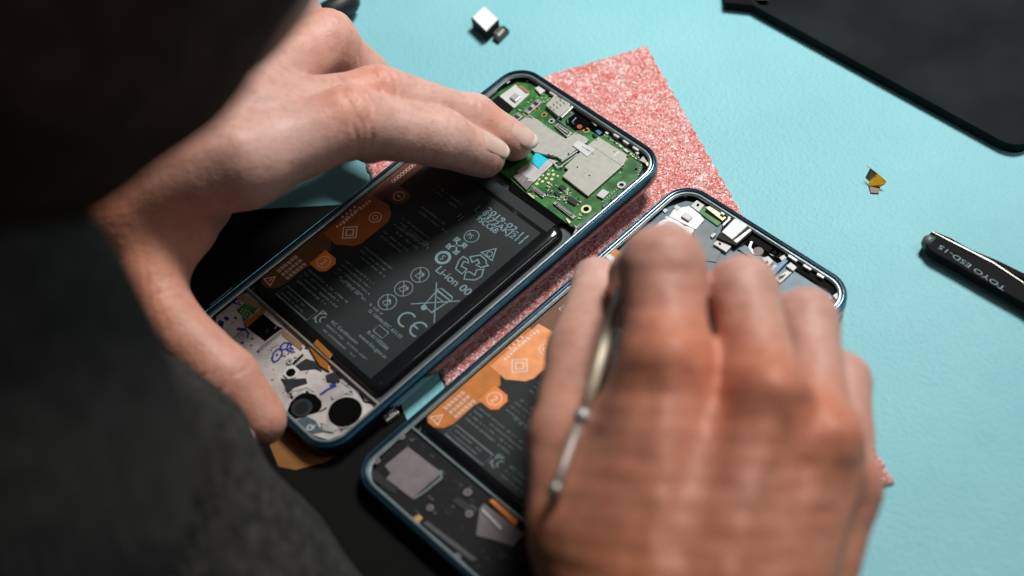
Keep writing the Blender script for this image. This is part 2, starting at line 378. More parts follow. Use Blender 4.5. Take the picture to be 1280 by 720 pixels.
def battery(P, bright):  # bright off: pull-film colours darkened to paint the finger shade
    r = P.root
    # pouch with soft rounded sides
    u0, u1, v0, v1 = 3.4, 66.8, 24.6, 109.5
    cx, cy = (u0 + u1) / 2 - PW / 2, (v0 + v1) / 2 - PH / 2; hw, hh = (u1 - u0) / 2, (v1 - v0) / 2
    v = []; f = []; n = None
    prof = [(0, 2.45), (0, 3.4), (.35, 4.4), (1.1, 5.15), (2.2, 5.5), (3.6, BT), ]
    for off, z in prof:
        q = rrect(hw - off, hh - off, 3.8, 6, cx, cy); n = len(q); v += [(x, y, z) for x, y in q]
    for i in range(len(prof) - 1):
        for k in range(n): l = (k + 1) % n; f.append((i * n + k, i * n + l, (i + 1) * n + l, (i + 1) * n + k))
    f.append(tuple((len(prof) - 1) * n + k for k in range(n)))
    b = mesh_obj('battery', v, f, M['battery'], r, smooth=True); shade_auto(b, 60)
    z = BT + .012
    MB().prism([L(3.8 + 1, 28.3), L(61.2, 28.3), L(61.2, 103), L(7, 103), L(4.8, 101)], BT - .1, z).build('label', M['label'], b)
    # black tape band beyond the label
    o = MB().prism([L(8, 104.4), L(62.4, 104.4), L(62.4, 108.6), L(10, 108.6)], BT - .3, BT + .16).build('tape_band', M['label'], b, bevel=.1)
    # orange pull film along the left edge
    zz = BT + .03
    film = MB()
    film.prism([L(3.7, 29.5), L(5.5, 28.2), L(8, 28.4), L(10.4, 30), L(11.6, 33), L(11.6, 42), L(12.4, 44.4), L(12.4, 52.6), L(9.6, 55), L(9.6, 100), L(3.7, 100)], BT - .05, zz)
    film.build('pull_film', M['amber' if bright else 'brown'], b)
    MB().prism([L(3.72, 74), L(9.7, 74), L(9.7, 99.8), L(3.72, 99.8)], BT, zz + .012).build('film_end', M['brown' if bright else 'shadered'], b)
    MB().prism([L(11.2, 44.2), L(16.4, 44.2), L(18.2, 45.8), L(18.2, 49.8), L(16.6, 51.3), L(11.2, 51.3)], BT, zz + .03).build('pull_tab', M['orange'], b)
    MB().prism([L(5.0, 55.4), L(12, 55.0), L(17.2, 58.6), L(18.4, 61), L(18.4, 73), L(16.6, 76), L(13, 78), L(5.0, 77)], BT, zz + .02).build('film_patch', M['salmon' if bright else 'shadeorange'], b)
    MB().prism([L(9.5, 79.6), L(15, 79.6), L(16.4, 81), L(16.4, 84.6), L(15, 86), L(9.5, 86)], BT, zz + .025).build('pull_tab', M['orange' if bright else 'shadered'], b)
    zt = zz + .045
    w = MB()
    w.line(loc(6.6, 31.2, -.1, [(-1.9, -1.4), (1.9, -1.4), (0, 1.9)]), .32, zt, zt + .02, True); w.line(loc(6.6, 31.2, -.1, [(0, .7), (0, -.9)]), .26, zt + .021, zt + .03)
    for k in range(3):
        for j in range(6):
            for m_ in range(3):
                x, y = L(4.8 + k * 2.3 + random.uniform(0, .2), 35 + j * 1.45)
                w.box(x + .1 * m_, y + m_ * .38, x + 1.7 - random.random() * .3, y + m_ * .38 + .2, zt, zt + .02 + .001 * m_)
    w.line(circ(14.6, 47.7, 2.3)[:-1], .3, zt, zt + .02, True); put_text(w, '2', L(13.7, 0)[0], L(0, 46.3)[1], 3.8, zt + .025)
    w.line(loc(11.8, 61.5, .78, [(-2.3, -2.3), (2.3, -2.3), (2.3, 2.3), (-2.3, 2.3)]), .42, zt, zt + .02, True)
    w.line(loc(11.8, 61.5, .78, [(-1.2, -1.2), (1.2, -1.2), (1.2, 1.2), (-1.2, 1.2)]), .42, zt, zt + .02, True)
    w.line(circ(13.6, 71.4, 2.1)[:-1], .3, zt, zt + .02, True); w.line(circ(13.6, 71.4, .9)[:-1], .25, zt, zt + .02, True)
    for k in range(12):
        x, y = L(6.2, 60 + k * 1.3); w.box(x, y, x + .5 + random.random() * .9, y + .8, zt, zt + .02)
    for k in range(8):
        x, y = L(4.2 + (k % 2) * 1.6, 64 + k * .9); w.box(x, y, x + 1.1, y + .55, zt + .025, zt + .04)
    w.line(circ(12.9, 82.8, 1.9)[:-1], .25, zt, zt + .02, True); w.line([L(12, 82.8), L(13.8, 82.8)], .35, zt, zt + .02)
    for k in range(9):
        w.line(circ(6.4, 86 + k * 1.35, .62, 10)[:-1], .2, zt, zt + .02, True)
    w.build('white_symbols', M['printw'], b)
    # pale symbols
    s = MB(); z1 = BT + .03; z2 = z1 + .02; lw = .42
    for t, u, vv, sz, wd in (('2019-02-11', 40.0, 99.6, 3.0, 19), ('9372AKJ211', 40.0, 97.3, 3.0, 19), ('9SCC6B', 40.2, 95.0, 3.0, 9.6)):
        x, y = L(u, vv); put_text(s, t, x, y - 2.1, sz, z2, width=wd); put_text(s, t, x + .1, y - 2.02, sz, z2 + .004, width=wd)
    s.line([L(37.4, 98), L(37.4, 95.4), L(39, 95.4)], .3, z1, z2); s.line([L(35, 91.5), L(35, 89.5)], .3, z1, z2); s.line([L(36.4, 91.4), L(36.4, 88.8)], .3, z1, z2)
    s.line(circ(44.6, 87.2, 2.5)[:-1], .25, z1, z2, True); put_text(s, 'PS', *[a for a in L(42.9, 86.2)], 2.4, z2 + .01)
    # four arrow square
    q = loc(43.7, 81.2, 0, [(-2.4, -2.4), (2.4, -2.4), (2.4, 2.4), (-2.4, 2.4)])
    for a, b_ in ((-1, -1), (1, -1), (1, 1), (-1, 1)):
        s.line(loc(43.7, 81.2, 0, [(a * 2.5, b_ * .7), (a * 2.5, b_ * 2.5), (a * .7, b_ * 2.5)]), lw, z1, z2)
        s.line(loc(43.7, 81.2, 0, [(a * .3, b_ * .3), (a * 1.7, b_ * 1.7)]), .5, z1 + .01, z2 + .01)
        s.line(loc(43.7, 81.2, 0, [(a * 1.9, b_ * .8), (a * 1.9, b_ * 1.9), (a * .8, b_ * 1.9)]), .4, z1 + .02, z2 + .02)
    s.ring(*L(43.8, 75.0), 1.75, 2.75, z1, z2); put_text(s, 'S', *[a for a in L(43.0, 73.9)], 3.0, z2 + .01)
    x, y = L(45.4, 69.6); put_text(s, 'Li-ion 00', x, y, 4.0, z2, width=15.6); put_text(s, 'Li-ion 00', x + .12, y + .08, 4.0, z2 + .004, width=15.6)
    # recycling triangle of three bent arrows
    rc = crop(540, 250, 6.54)
    for q in (((255, 462), (222, 492), (193, 562), (245, 605), (286, 566), (240, 542), (262, 502), (300, 518), (292, 484)),
              ((310, 466), (395, 450), (440, 490), (446, 525), (464, 535), (402, 552), (358, 530), (388, 520), (375, 488), (330, 510)),
              ((422, 565), (405, 625), (350, 655), (262, 648), (276, 590), (308, 588), (350, 616), (366, 572))):
        s.line(P1.poly(rc(*q), BT), .4, z1, z2, True)
    s.line(loc(54.5, 86.4, 0, [(-2.6, -1.7), (2.6, -1.7), (0, 2.6)]), .42, z1, z2, True); s.line(circ(54.5, 86.0, 1.0)[:-1], .28, z1, z2, True)
    # wheeled bin with a cross
    s.line(loc(55.2, 61.2, 0, [(-5.6, 5.6), (5.6, -5.6)]), .36, z1, z2); s.line(loc(55.2, 61.2, 0, [(5.6, 5.6), (-5.6, -5.6)]), .36, z1 + .01, z2 + .01)
    s.line(loc(55.2, 61.4, 0, [(-3.0, 3.2), (-2.0, -3.6), (2.0, -3.6), (3.0, 3.2)]), .38, z1 + .02, z2 + .02)
    s.line(loc(55.2, 61.4, 0, [(-3.8, 3.4), (3.8, 3.4), (2.6, 4.8), (-2.6, 4.8)]), .42, z1 + .03, z2 + .03, True); s.disc(*L(53.9, 57.4), 1.0, z1 + .04, z2 + .04)
    s.line(loc(55.2, 61.4, 0, [(-1.2, 1.6), (1.6, 1.6)]), .34, z1 + .05, z2 + .05)
    s.line(circ(53.2, 50.6, 2.7, 18, 60, 300), .62, z1, z2); s.line(circ(58.9, 50.6, 2.7, 18, 60, 300), .62, z1, z2); s.line([L(56.3, 50.6), L(58.6, 50.6)], .6, z1 + .01, z2 + .01)
    s.build('printed_symbols', M['print'], b)
    d = MB()
    for vv in (65.3, 58.1, 51.0):
        d.line(circ(43.2, vv, 3.0)[:-1], .26, z1, z2, True); d.line(loc(43.2, vv, 0, [(-2.1, 2.1), (2.1, -2.1)]), .26, z1, z2)
        d.line(loc(43.2, vv, random.random(), [(-1.4, -.9), (.2, -1.4), (1.3, .2), (-.2, 1.3)]), .26, z1 + .01, z2 + .01, True); d.disc(*L(43.4 + random.random(), vv + .8), .5, z1 + .02, z2 + .02)
    x, y = L(28.5, 47.2); fine_lines(d, 24.0, 46.3, 28, 1, 1, .9)
    put_text(d, 'IS 16046/IEC 62133', L(41, 0)[0], L(0, 44.4)[1], 1.7, z2, width=16)
    put_text(d, 'R-41105066', L(47, 0)[0], L(0, 38.6)[1], 1.9, z2, width=10); put_text(d, 'www.bis.gov.in', L(46, 0)[0], L(0, 36.1)[1], 1.8, z2, width=13)
    d.line([L(48, 40.6), L(52.5, 40.6), L(52.5, 43.4), L(48, 43.4)], .2, z1, z2, True)
    # boxed note, certification mark
    d.line([L(12.5, 27.9 + 1), L(28.5, 28.9), L(28.5, 33.4), L(12.5, 33.4)], .25, z1, z2, True); fine_lines(d, 13.5, 31.6, 13, 2, 1.6)
    d.line(circ(31.8, 32.6, 2.1, 16, 90, 270), .45, z1, z2); d.line(circ(32.6, 32.6, 1.2, 12, 90, 270), .4, z1, z2); d.line([L(29.6, 30.6), L(29.6, 34.9), L(31, 34.9)], .35, z1, z2)
    put_text(d, 'KC Certification', L(35, 0)[0], L(0, 33.6)[1], 1.6, z2, width=13); fine_lines(d, 35, 31.8, 21, 2, 1.9)
    fine_lines(d, 13, 42, 22, 4, 1.75); fine_lines(d, 20.2, 52.5, 17, 4, 1.8); fine_lines(d, 20.5, 60.5, 15, 3, 1.8); fine_lines(d, 20.5, 69, 14, 2, 1.8)
    fine_lines(d, 21, 77, 17, 3, 1.8); fine_lines(d, 22, 84.5, 17, 2, 1.9); fine_lines(d, 24, 74, 16, 1, 1.8, .9); fine_lines(d, 20, 94, 13, 2, 2)
    fine_lines(d, 24, 71.5, 13, 1, 1.8, .9); fine_lines(d, 14, 36.6, 14, 1, 1.8)
    d.build('fine_print', M['printdim'], b)
    return b

P1 = Phone(Q1, 'open phone held by the left hand, green circuit board and black battery showing')
P2 = Phone(Q2, 'open phone under the right hand, bright orange battery film and bare silver frame top')
phone_shell(P1, M['grey']); phone_shell(P2, M['grey'])
B1 = battery(P1, False); B2 = battery(P2, True)

# ---------------- upper circuit board of the first phone
c0 = crop(560, 60, 3.13); c1 = crop(580, 80, 6.54); c2 = crop(690, 110, 6.54); c3 = crop(630, 180, 6.54)
ZB = 4.5
pcb_pts = [L(4.4, 113.2), L(36, 113.2), L(43.5, 112.4), L(68.4, 112.0), L(69.2, 114), L(69.2, 140), L(67, 145.6), L(61.5, 149.2), L(48, 149.4), L(46.2, 146.3), L(37, 146), L(36, 149.2), L(11, 149.4), L(5.5, 146), L(3.9, 140)]
pcb = MB().prism(pcb_pts, 3.6, ZB).build('circuit_board', M['pcb'], P1.root)
def comp(P, parent, name, pts, z0, z1, mat, bevel=.12):
    return MB().prism(P.poly(pts, z1), z0, z1).build(name, M[mat], parent, bevel=bevel)
def C1(name, pts, h, mat, bevel=.12, z0=ZB - .05): return comp(P1, pcb, name, pts, z0, ZB + h, mat, bevel)
sh1 = C1('shield_can', [(628, 172), (642, 156), (661, 143), (672, 149), (688, 161), (707, 173), (719, 165), (727, 167), (736, 174), (733, 178), (702, 200), (696, 196), (690, 195), (680, 193), (668, 190), (655, 180)], 1.0, 'shield', .25)
sh2 = C1('shield_can', c2((318, 440), (380, 398), (612, 540), (590, 622)) + [(737, 243), (735, 245), (732, 243), (702.5, 220), (710, 212), (705, 208.5), (716, 198)], 1.15, 'shield', .25)
# fold line, pin holes, notches on the cans
def on(P, parent, name, mat, build, bevel=0):
    mb = MB(); build(mb); return mb.build(name, M[mat], parent, bevel=bevel)
ZS = ZB + 1.16
def marks(mb):
    for x, y in c2((510, 522), (362, 425), (207, 648), (305, 715), (135, 540)) + c3((600, 188), (700, 258), (530, 78)):
        mb.disc(*P1.uv(x, y, ZS), .28, ZS, ZS + .02, 10)
    mb.line(P1.poly(c2((350, 490), (575, 640)), ZS), .10, ZS, ZS + .015)
on(P1, sh2, 'can_marks', 'ic', marks)
on(P1, sh2, 'can_slot', 'silver', lambda mb: (mb.line(P1.poly(c2((500, 560), (548, 520)), ZS), .9, ZS, ZS + .05), mb.line(P1.poly(c2((372, 478), (400, 452)), ZS), .5, ZS, ZS + .03)))
ZS1 = ZB + 1.01
on(P1, sh1, 'can_marks', 'ic', lambda mb: [mb.line(P1.poly(q, ZS1), w_, ZS1, ZS1 + .02) for q, w_ in ((c1((515, 438), (535, 428), (558, 445)), .35), (c1((650, 505), (652, 508)), .4), (c3((358, 82), (385, 98), (412, 92)), .5), (c2((190, 378), (225, 370), (262, 392)), .25))])
on(P1, sh1, 'can_edge', 'silver', lambda mb: [mb.line(P1.poly(q, ZS1), w_, ZS1, ZS1 + .03) for q, w_ in ((c3((400, 100), (530, 80), (585, 45)), .18), (c3((470, 140), (600, 55)), .5), (c3((465, 180), (605, 78)), .35), (c3((380, 125), (440, 190), (480, 180)), .5))])
C1('silver_tape', c3((185, 300), (365, 120), (440, 140), (400, 160), (240, 310)), .9, 'silver', .1)
C1('code_sticker', c2((165, 465), (215, 428), (352, 505), (288, 562)), 1.35, 'white', .02, z0=ZB + 1.0)
zz = ZB + 1.36
on(P1, pcb, 'sticker_code', 'bluewire', lambda mb: [mb.box(*(lambda a: (a[0], a[1], a[0] + .34, a[1] + .34))((P1.uv(*c2((245 + i * 13 + j * 9, 478 + i * 8 - j * 0 + j * 7 - i * 0))[0], zz))), zz, zz + .02) for i in range(5) for j in range(5) if random.random() < .62])
C1('cyan_sticker', c3((222, 145), (262, 60), (364, 130), (292, 203)), .75, 'cyan', .02)
C1('flex_tab', c3((70, 262), (135, 228), (242, 312), (182, 376)), .8, 'mauve', .2)
on(P1, pcb, 'tab_dots', 'silver', lambda mb: [mb.disc(*P1.uv(*c3((105 + i * 24 + j * 12, 275 + i * 9 - j * 16 + i * 4))[0], ZB + .82), .22, ZB + .8, ZB + .84, 8) for i in range(3) for j in range(3)])
C1('silver_tape', c3((100, 225), (220, 140), (300, 210), (235, 300)), .5, 'silver', .05)
C1('flash_bracket', c1((290, 262), (420, 168), (535, 245), (410, 360)), .3, 'white', .05)
C1('flash_lens', c1((372, 270), (418, 232), (466, 264), (420, 306)), 1.1, 'silver', .3)
C1('black_pad', c1((165, 345), (282, 256), (402, 360), (280, 470)), .55, 'matte_black', .05)
C1('brown_pad', c1((428, 180), (470, 172), (548, 232), (510, 246)), .3, 'tan', .05)
def slot(name, pts, h=.7):                       # board connector: pale shell with a dark slot
    o = C1(name, pts, h, 'steel', .08); z = ZB + h + .005
    q = P1.poly(pts, z); cx = sum(a for a, b in q) / len(q); cy = sum(b for a, b in q) / len(q)
    MB().prism([(cx + (a - cx) * .78, cy + (b - cy) * .62) for a, b in q], z, z + .02).build('slot', M['ic'], o)
    MB().prism([(cx + (a - cx) * .66, cy + (b - cy) * .18) for a, b in q], z, z + .12).build('contact_row', M['silver'], o)
for pts in (c1((488, 385), (600, 282), (640, 308), (525, 408)), c1((330, 472), (440, 392), (482, 424), (380, 505)), c1((738, 505), (766, 480), (884, 560), (846, 600)),
            c3((398, 482), (422, 465), (588, 590), (562, 612)), c3((236, 370), (258, 348), (340, 410), (318, 437))): slot('board_connector', pts)
spk = C1('earpiece', c1((665, 335), (740, 252), (868, 322), (856, 362), (772, 428)), 1.6, 'shield', .2)
zz = ZB + 1.62
on(P1, spk, 'earpiece_marks', 'ic', lambda mb: [mb.line(P1.poly(c1((700 + i * 27, 345 - i * 20), (713 + i * 27, 360 - i * 18)), zz), .3, zz, zz + .02) for i in range(4)] + [mb.line(P1.poly(c1((728 + i * 27, 370 - i * 20), (741 + i * 27, 382 - i * 18)), zz), .3, zz, zz + .02) for i in range(4)])
C1('earpiece_spring', c1((785, 420), (880, 335), (896, 348), (800, 440)), 1.2, 'silver', .15)
C1('camera_recess', c2((120, 290), (200, 160), (345, 262), (275, 330), (190, 345)), .25, 'pit', 0)
on(P1, pcb, 'red_dot', 'red', lambda mb: mb.disc(*P1.uv(*c2((225, 315))[0], ZB + .5), .95, ZB + .2, ZB + .5))
on(P1, pcb, 'blue_wires', 'slate', lambda mb: [mb.tube([(*P1.uv(x, y, ZB + .7), ZB + .7) for x, y in q], .32, 8) for q in (c2((180, 210), (120, 250), (130, 290)), c2((195, 245), (165, 280), (180, 300)), c1((790, 430), (760, 455), (800, 490), (840, 520)))])
# soldered ring pads and screw holes
def ringpad(pt, r0, r1, mat='cream', h=.06):
    x, y = P1.uv(*pt, ZB); MB().ring(x, y, r0, r1, ZB - .02, ZB + h).build('ring_pad', M[mat], pcb); MB().disc(x, y, r0 - .01, ZB - .02, ZB + .02).build('screw_hole', M['pit'], pcb)
ringpad(c3((672, 532))[0], 1.0, 1.75); ringpad(c1((655, 415))[0], .6, 1.0, 'gold'); ringpad(c1((600, 368))[0], .5, .8, 'gold'); ringpad(c1((716, 472))[0], .6, 1.1, 'silver', .4)
ringpad(c2((280, 345))[0], .7, 1.1, 'gold'); ringpad(c2((688, 664))[0], .6, .62); ringpad((777, 232), .8, 1.5, 'silver', .4); ringpad(c1((516, 140))[0], .4, .42)
on(P1, pcb, 'test_pads', 'cream', lambda mb: [mb.disc(*P1.uv(*p, ZB), .56 if i < 9 else .4, ZB - .02, ZB + .05, 14) for i, p in enumerate(c3((285, 285), (315, 306), (362, 318), (345, 280), (391, 288), (315, 255), (363, 247), (405, 250), (270, 325), (248, 300), (335, 226), (358, 210), (400, 218), (440, 262)))])
for pts, h, m_ in ((c1((578, 196), (618, 175), (668, 214), (624, 247)), .9, 'white'), (c3((755, 418), (808, 365), (862, 393), (810, 446)), .8, 'white'),
                   (c2((318, 272), (342, 262), (384, 292), (355, 308)), .6, 'cream'), (c2((432, 362), (462, 340), (482, 356), (450, 380)), .7, 'white'),
                   (c2((680, 525), (706, 508), (722, 522), (696, 545)), .8, 'white'), (c2((712, 590), (745, 555), (778, 600), (756, 612)), .6, 'shield'),
                   (c2((352, 350), (376, 338), (410, 362), (384, 384)), .5, 'bluewire'), (c2((325, 378), (345, 370), (372, 392), (352, 404)), .6, 'ic'),
                   (c3((440, 350), (470, 328), (508, 352), (478, 380)), .7, 'ic'), (c3((410, 395), (430, 385), (462, 410), (440, 430)), .6, 'ic'),
                   (c3((512, 458), (545, 428), (612, 470), (578, 500)), .7, 'ic'), (c2((760, 612), (790, 600), (808, 622), (778, 640)), .7, 'cream'),
                   (c2((545, 470), (560, 462), (576, 476), (562, 488)), .5, 'white'), (c2((578, 498), (600, 492), (632, 520), (612, 526)), .6, 'white'),
                   (c1((372, 80), (405, 62), (440, 80), (400, 108)), .7, 'silver'), (c1((330, 140), (352, 122), (380, 140), (352, 160)), .5, 'shield'),
                   (c3((500, 395 + 210), (520, 608), (550, 640), (530, 650)), .5, 'cream'), (c3((190, 405), (205, 398), (250, 436), (240, 445)), .5, 'cream'),
                   (c1((250, 205), (290, 172), (302, 180), (262, 212)), .5, 'cream'), (c1((190, 262), (222, 240), (232, 248), (200, 270)), .5, 'cream')):
    C1('chip', pts, h, m_, .1)
tiny = [MB(), MB(), MB()]
spots = []
for (x0, y0, x1, y1, n) in ((345, 320, 470, 440, 26), (470, 360, 540, 450, 16), (600, 440, 640, 500, 5), (600, 560, 690, 620, 8), (200, 380, 300, 440, 7), (420, 430, 520, 480, 9)):
    spots += [c3((random.uniform(x0, x1), random.uniform(y0, y1)))[0] for _ in range(n)]
for (a, b_) in (((430, 385), (545, 465)), ((620, 560), (560, 690)), ((640, 545), (700, 585)), ((600, 500), (650, 540))):
    for k in range(8): t = k / 7; spots.append(c2((a[0] + (b_[0] - a[0]) * t, a[1] + (b_[1] - a[1]) * t))[0])
for (a, b_) in (((500, 330), (600, 260)), ((640, 250), (700, 300)), ((450, 370), (500, 420)), ((590, 150), (640, 190)), ((640, 280), (660, 320))):
    for k in range(5): t = k / 4; spots.append(c1((a[0] + (b_[0] - a[0]) * t, a[1] + (b_[1] - a[1]) * t + random.uniform(-6, 6)))[0])
for i, p in enumerate(spots):
    x, y = P1.uv(*p, ZB + .3); a, b_ = random.choice(((.55, .3), (.3, .55), (.45, .25), (.6, .35)))
    tiny[i % 3].box(x - a / 2, y - b_ / 2, x + a / 2, y + b_ / 2, ZB - .02, ZB + random.uniform(.2, .42))
for t, m_ in zip(tiny, ('white', 'ic', 'cream')): tag(t.build('tiny_components', M[m_], pcb), kind='stuff')
on(P1, sh2, 'scratches', 'ic', lambda mb: [mb.line([(lambda a: (a[0] + dx, a[1] + dy))(P1.uv(x, y, ZS)) for dx, dy in ((0, 0), (random.uniform(-1.5, 1.5), random.uniform(-.6, .6)))], .05, ZS, ZS + .008) for x, y in [(random.uniform(722, 768), random.uniform(196, 222)) for _ in range(9)]])
rows = MB()
for u_, v_, n_, du, dv in ((50, 147.6, 14, 1.0, 0), (20, 147.8, 11, 1.2, 0), (44, 115.5, 9, .8, 0), (38.5, 118, 7, .9, .05), (66.8, 126, 10, 0, 1.1), (67.8, 142, 5, -.5, .9), (47, 144.2, 9, .9, 0), (30, 141.5, 8, .9, -.4), (50, 121, 8, .9, 0), (53, 118.6, 10, .8, 0)):
    for k in range(n_):
        x, y = L(u_ + k * du + random.uniform(-.1, .1), v_ + k * dv + random.uniform(-.1, .1)); a = random.uniform(.3, .5); rows.box(x, y, x + a, y + .3, ZB - .02, ZB + random.uniform(.15, .3))
tag(rows.build('tiny_components', M['white'], pcb), kind='stuff')
# black block painting the shaded recess below the board, silver clips along the rim
comp(P1, P1.root, 'dark_recess', c3((60, 292), (180, 402), (330, 458), (405, 505), (560, 652), (470, 640), (400, 690), (30, 400)), 2.4, 4.3, 'pit', 0)
comp(P1, P1.root, 'corner_bracket', c3((560, 655), (600, 668), (700, 600), (712, 618), (600, 700), (560, 740), (585, 690)), 4.2, 5.6, 'steel', .15)
def rimclips(P, spans, side, mat='silver'):
    for a, b_ in spans:
        mb = MB()
        if side == 'top': mb.box(a - PW / 2, PH / 2 - 3.9, b_ - PW / 2, PH / 2 - 3.1, 4.6, 5.9)
        elif side == 'right': mb.box(PW / 2 - 3.9, a - PH / 2, PW / 2 - 3.1, b_ - PH / 2, 4.6, 5.9)
        else: mb.box(-PW / 2 + 3.1, a - PH / 2, -PW / 2 + 3.9, b_ - PH / 2, 4.6, 5.9)
        mb.build('frame_clip', M[mat], P.root, bevel=.1)
rimclips(P1, ((19, 22.5), (25, 28.5), (50, 52.5), (54.5, 57), (59, 61.5)), 'top'); rimclips(P1, ((112, 121), (124, 126.5), (128, 130.5), (134, 139)), 'right', 'greyplate')
rimclips(P1, ((118, 128), (132, 138)), 'left', 'greyplate')
o = MB().box(3.2 - PW / 2, 149.2 - PH / 2, 69 - PW / 2, 149.95 - PH / 2, 2.4, 5.5).build('rim_gasket', M['matte_black'], P1.root)

# ---------------- lower frame of the first phone
e1 = crop(240, 350, 6.54); e2 = crop(340, 430, 5.536)
ZL = 4.1
low = MB().prism([L(3.1, 23.6), L(3.1, 10), L(6, 5.4), L(11, 3.2), L(61.5, 3.2), L(67, 5.6), L(69.5, 11), L(69.5, 23.6)], 2.4, ZL).build('lower_plate', M['whiteplate'], P1.root)
def C2(name, pts, h, mat, bevel=.12): return comp(P1, low, name, pts, ZL - .05, ZL + h, mat, bevel)
for rt_, c in ((P1, 'steel'), (P2, 'lip')):
    MB().box(-PW / 2 + 3, 23.5 - PH / 2, PW / 2 - 3, 24.3 - PH / 2, 2.4, 5.6).build('cross_bar', M[c], rt_.root, bevel=.2)
C2('tan_strip', e1((352, 60), (470, 145), (600, 232), (575, 250), (470, 205), (330, 130)), .15, 'tan', 0)
C2('tan_strip', e1((745, 405), (900, 520), (890, 580), (735, 450)), .2, 'tan', 0)
C2('black_opening', e1((440, 382), (572, 268), (728, 400), (596, 500)), .12, 'pit', 0)
C2('flex_strip', e1((420, 350), (566, 232), (604, 246), (446, 386)), .5, 'flex')
C2('flex_connector', e1((366, 240), (430, 186), (505, 225), (545, 225), (425, 340), (408, 285)), .4, 'pcb')
on(P1, low, 'connector_dots', 'cream', lambda mb: [mb.disc(*P1.uv(*e1((410 + i * 24 - j * 10, 236 + i * 12 + j * 22))[0], ZL + .45), .22, ZL + .4, ZL + .46, 8) for i in range(4) for j in range(3)])
C2('steel_rod', e1((528, 575), (735, 405), (750, 415), (545, 588)), .5, 'steel'); C2('steel_rod', e1((820, 672), (905, 600), (912, 612), (835, 690)), .4, 'black')
C2('black_frame_piece', e1((60, 260), (150, 205), (260, 200), (200, 280), (190, 390), (100, 380)), .25, 'ic')
C2('black_frame_piece', e2((160, 150), (235, 100), (335, 130), (345, 190), (300, 170), (200, 180)), .35, 'ic')
C2('black_frame_piece', e2((60, 240), (165, 240), (235, 235), (245, 270), (150, 300), (110, 350), (90, 290)), .3, 'ic')
C2('black_opening', e2((108, 455), (128, 405), (165, 365), (205, 342), (250, 335), (300, 352), (340, 392), (345, 430), (322, 468), (280, 482), (240, 492), (200, 508), (150, 520), (118, 495)), .2, 'pit', 0)
C2('black_frame_piece', e2((120, 545), (240, 500), (300, 530), (350, 610), (270, 625), (200, 600)), .1, 'slate', 0)
C2('black_frame_piece', e2((370, 215), (430, 190), (470, 230), (440, 270), (380, 260)), .4, 'ic')
C2('silver_blob', e2((335, 560), (400, 535), (455, 580), (420, 612), (350, 600)), .6, 'silver', .25)
C2('silver_blob', e2((405, 360), (500, 315), (520, 340), (420, 385)), .5, 'shield', .2)
def dsc(name, pt, r, h, mat, n=28, parent=low, P=P1, z0=ZL): 
    x, y = P.uv(*pt, z0 + h); return MB().disc(x, y, r, z0 - .05, z0 + h, n).build(name, M[mat], parent, bevel=.05)
dsc('speaker_ring', e2((508, 466))[0], 6.0, .3, 'whiteplate', 36); dsc('speaker_opening', e2((505, 470))[0], 5.35, .34, 'pit', 36)
dsc('hex_nut', e2((132, 195))[0], 2.6, .5, 'white', 6); dsc('nut_hole', e2((130, 198))[0], 1.6, .52, 'pit', 16)
for p in e1((345, 100), (155, 270), (130, 350)) + e2((545, 330), (262, 578), (122, 118)):
    dsc('screw', p, 1.2, .5, 'silver', 16); dsc('screw_slot', p, .45, .53, 'ic', 6)
ink = MB(); zi = ZL + .03
for q, w_ in ((e1((310, 165), (322, 190), (345, 185), (400, 205)), .5), (e1((265, 305), (300, 325)), 1.2), (e1((365, 400), (440, 405)), 1.1), (e1((440, 400), (462, 440), (452, 475)), .5),
              (e1((215, 340), (245, 350), (240, 375), (215, 365)), 1.4), (e1((400, 515), (425, 510)), .8), (e2((332, 352), (390, 312), (445, 288)), .8), (e2((400, 290), (440, 275)), 1.0),
              (e1((700, 565), (665, 600), (655, 650), (670, 672), (705, 655), (738, 610), (735, 575), (705, 560)), .55), (e1((735, 580), (722, 540), (755, 512), (790, 515), (775, 560), (740, 570)), .5),
              (e1((790, 515), (812, 530), (800, 560), (770, 570)), .5), (e1((775, 575), (845, 590)), .4), (e1((800, 545), (835, 570)), .4), (e1((820, 560), (780, 610)), .4)):
    ink.line(P1.poly(q, zi), w_, zi, zi + .02); zi += .012
ink.build('marker_scribble', M['ink'], low)
on(P1, low, 'scribble_dot', 'ic', lambda mb: mb.disc(*P1.uv(*e1((697, 613))[0], ZL), .4, ZL, ZL + .2, 10))
dsc('coil_ring', e2((205, 440))[0], 3.3, .5, 'ic', 24); dsc('coil_core', e2((205, 440))[0], 2.2, .62, 'black', 20)
for q, w_ in ((e2((395, 430), (430, 385), (500, 355), (570, 365), (625, 410)), .35), (e2((420, 160), (520, 250), (640, 360), (700, 400)), .6), (e2((150, 385), (200, 320), (240, 300), (290, 330)), .3),
   (e1((150, 205), (330, 60)), .3), (e1((250, 285), (190, 330), (200, 375)), .3), (e1((345, 470), (440, 420)), .2), (e2((465, 245), (520, 290), (590, 330), (620, 400)), .35), (e2((100, 360), (130, 330), (240, 300)), .3)): on(P1, low, 'edge_wire', 'silver', lambda mb: mb.line(P1.poly(q, ZL + .2), w_, ZL, ZL + .2))
on(P1, low, 'painted_gap_shade', 'pit', lambda mb: [mb.line(P1.poly(q, ZL + .05), w_, ZL, ZL + .05) for q, w_ in ((e2((440, 200), (470, 240), (450, 270)), 1.0), (e2((520, 250), (600, 330), (640, 400), (690, 410)), .7), (e2((330, 470), (380, 440)), .5), (e2((290, 150), (330, 135)), 1.4),
   (e2((90, 310), (130, 350), (140, 380)), .8), (e1((440, 385), (345, 470)), .25), (e2((470, 600), (560, 560), (610, 505)), .5), (e2((545, 395), (590, 400)), .4), (e1((700, 380), (740, 400)), .5))])  # dark strips laid on the plate to paint shade in its gaps
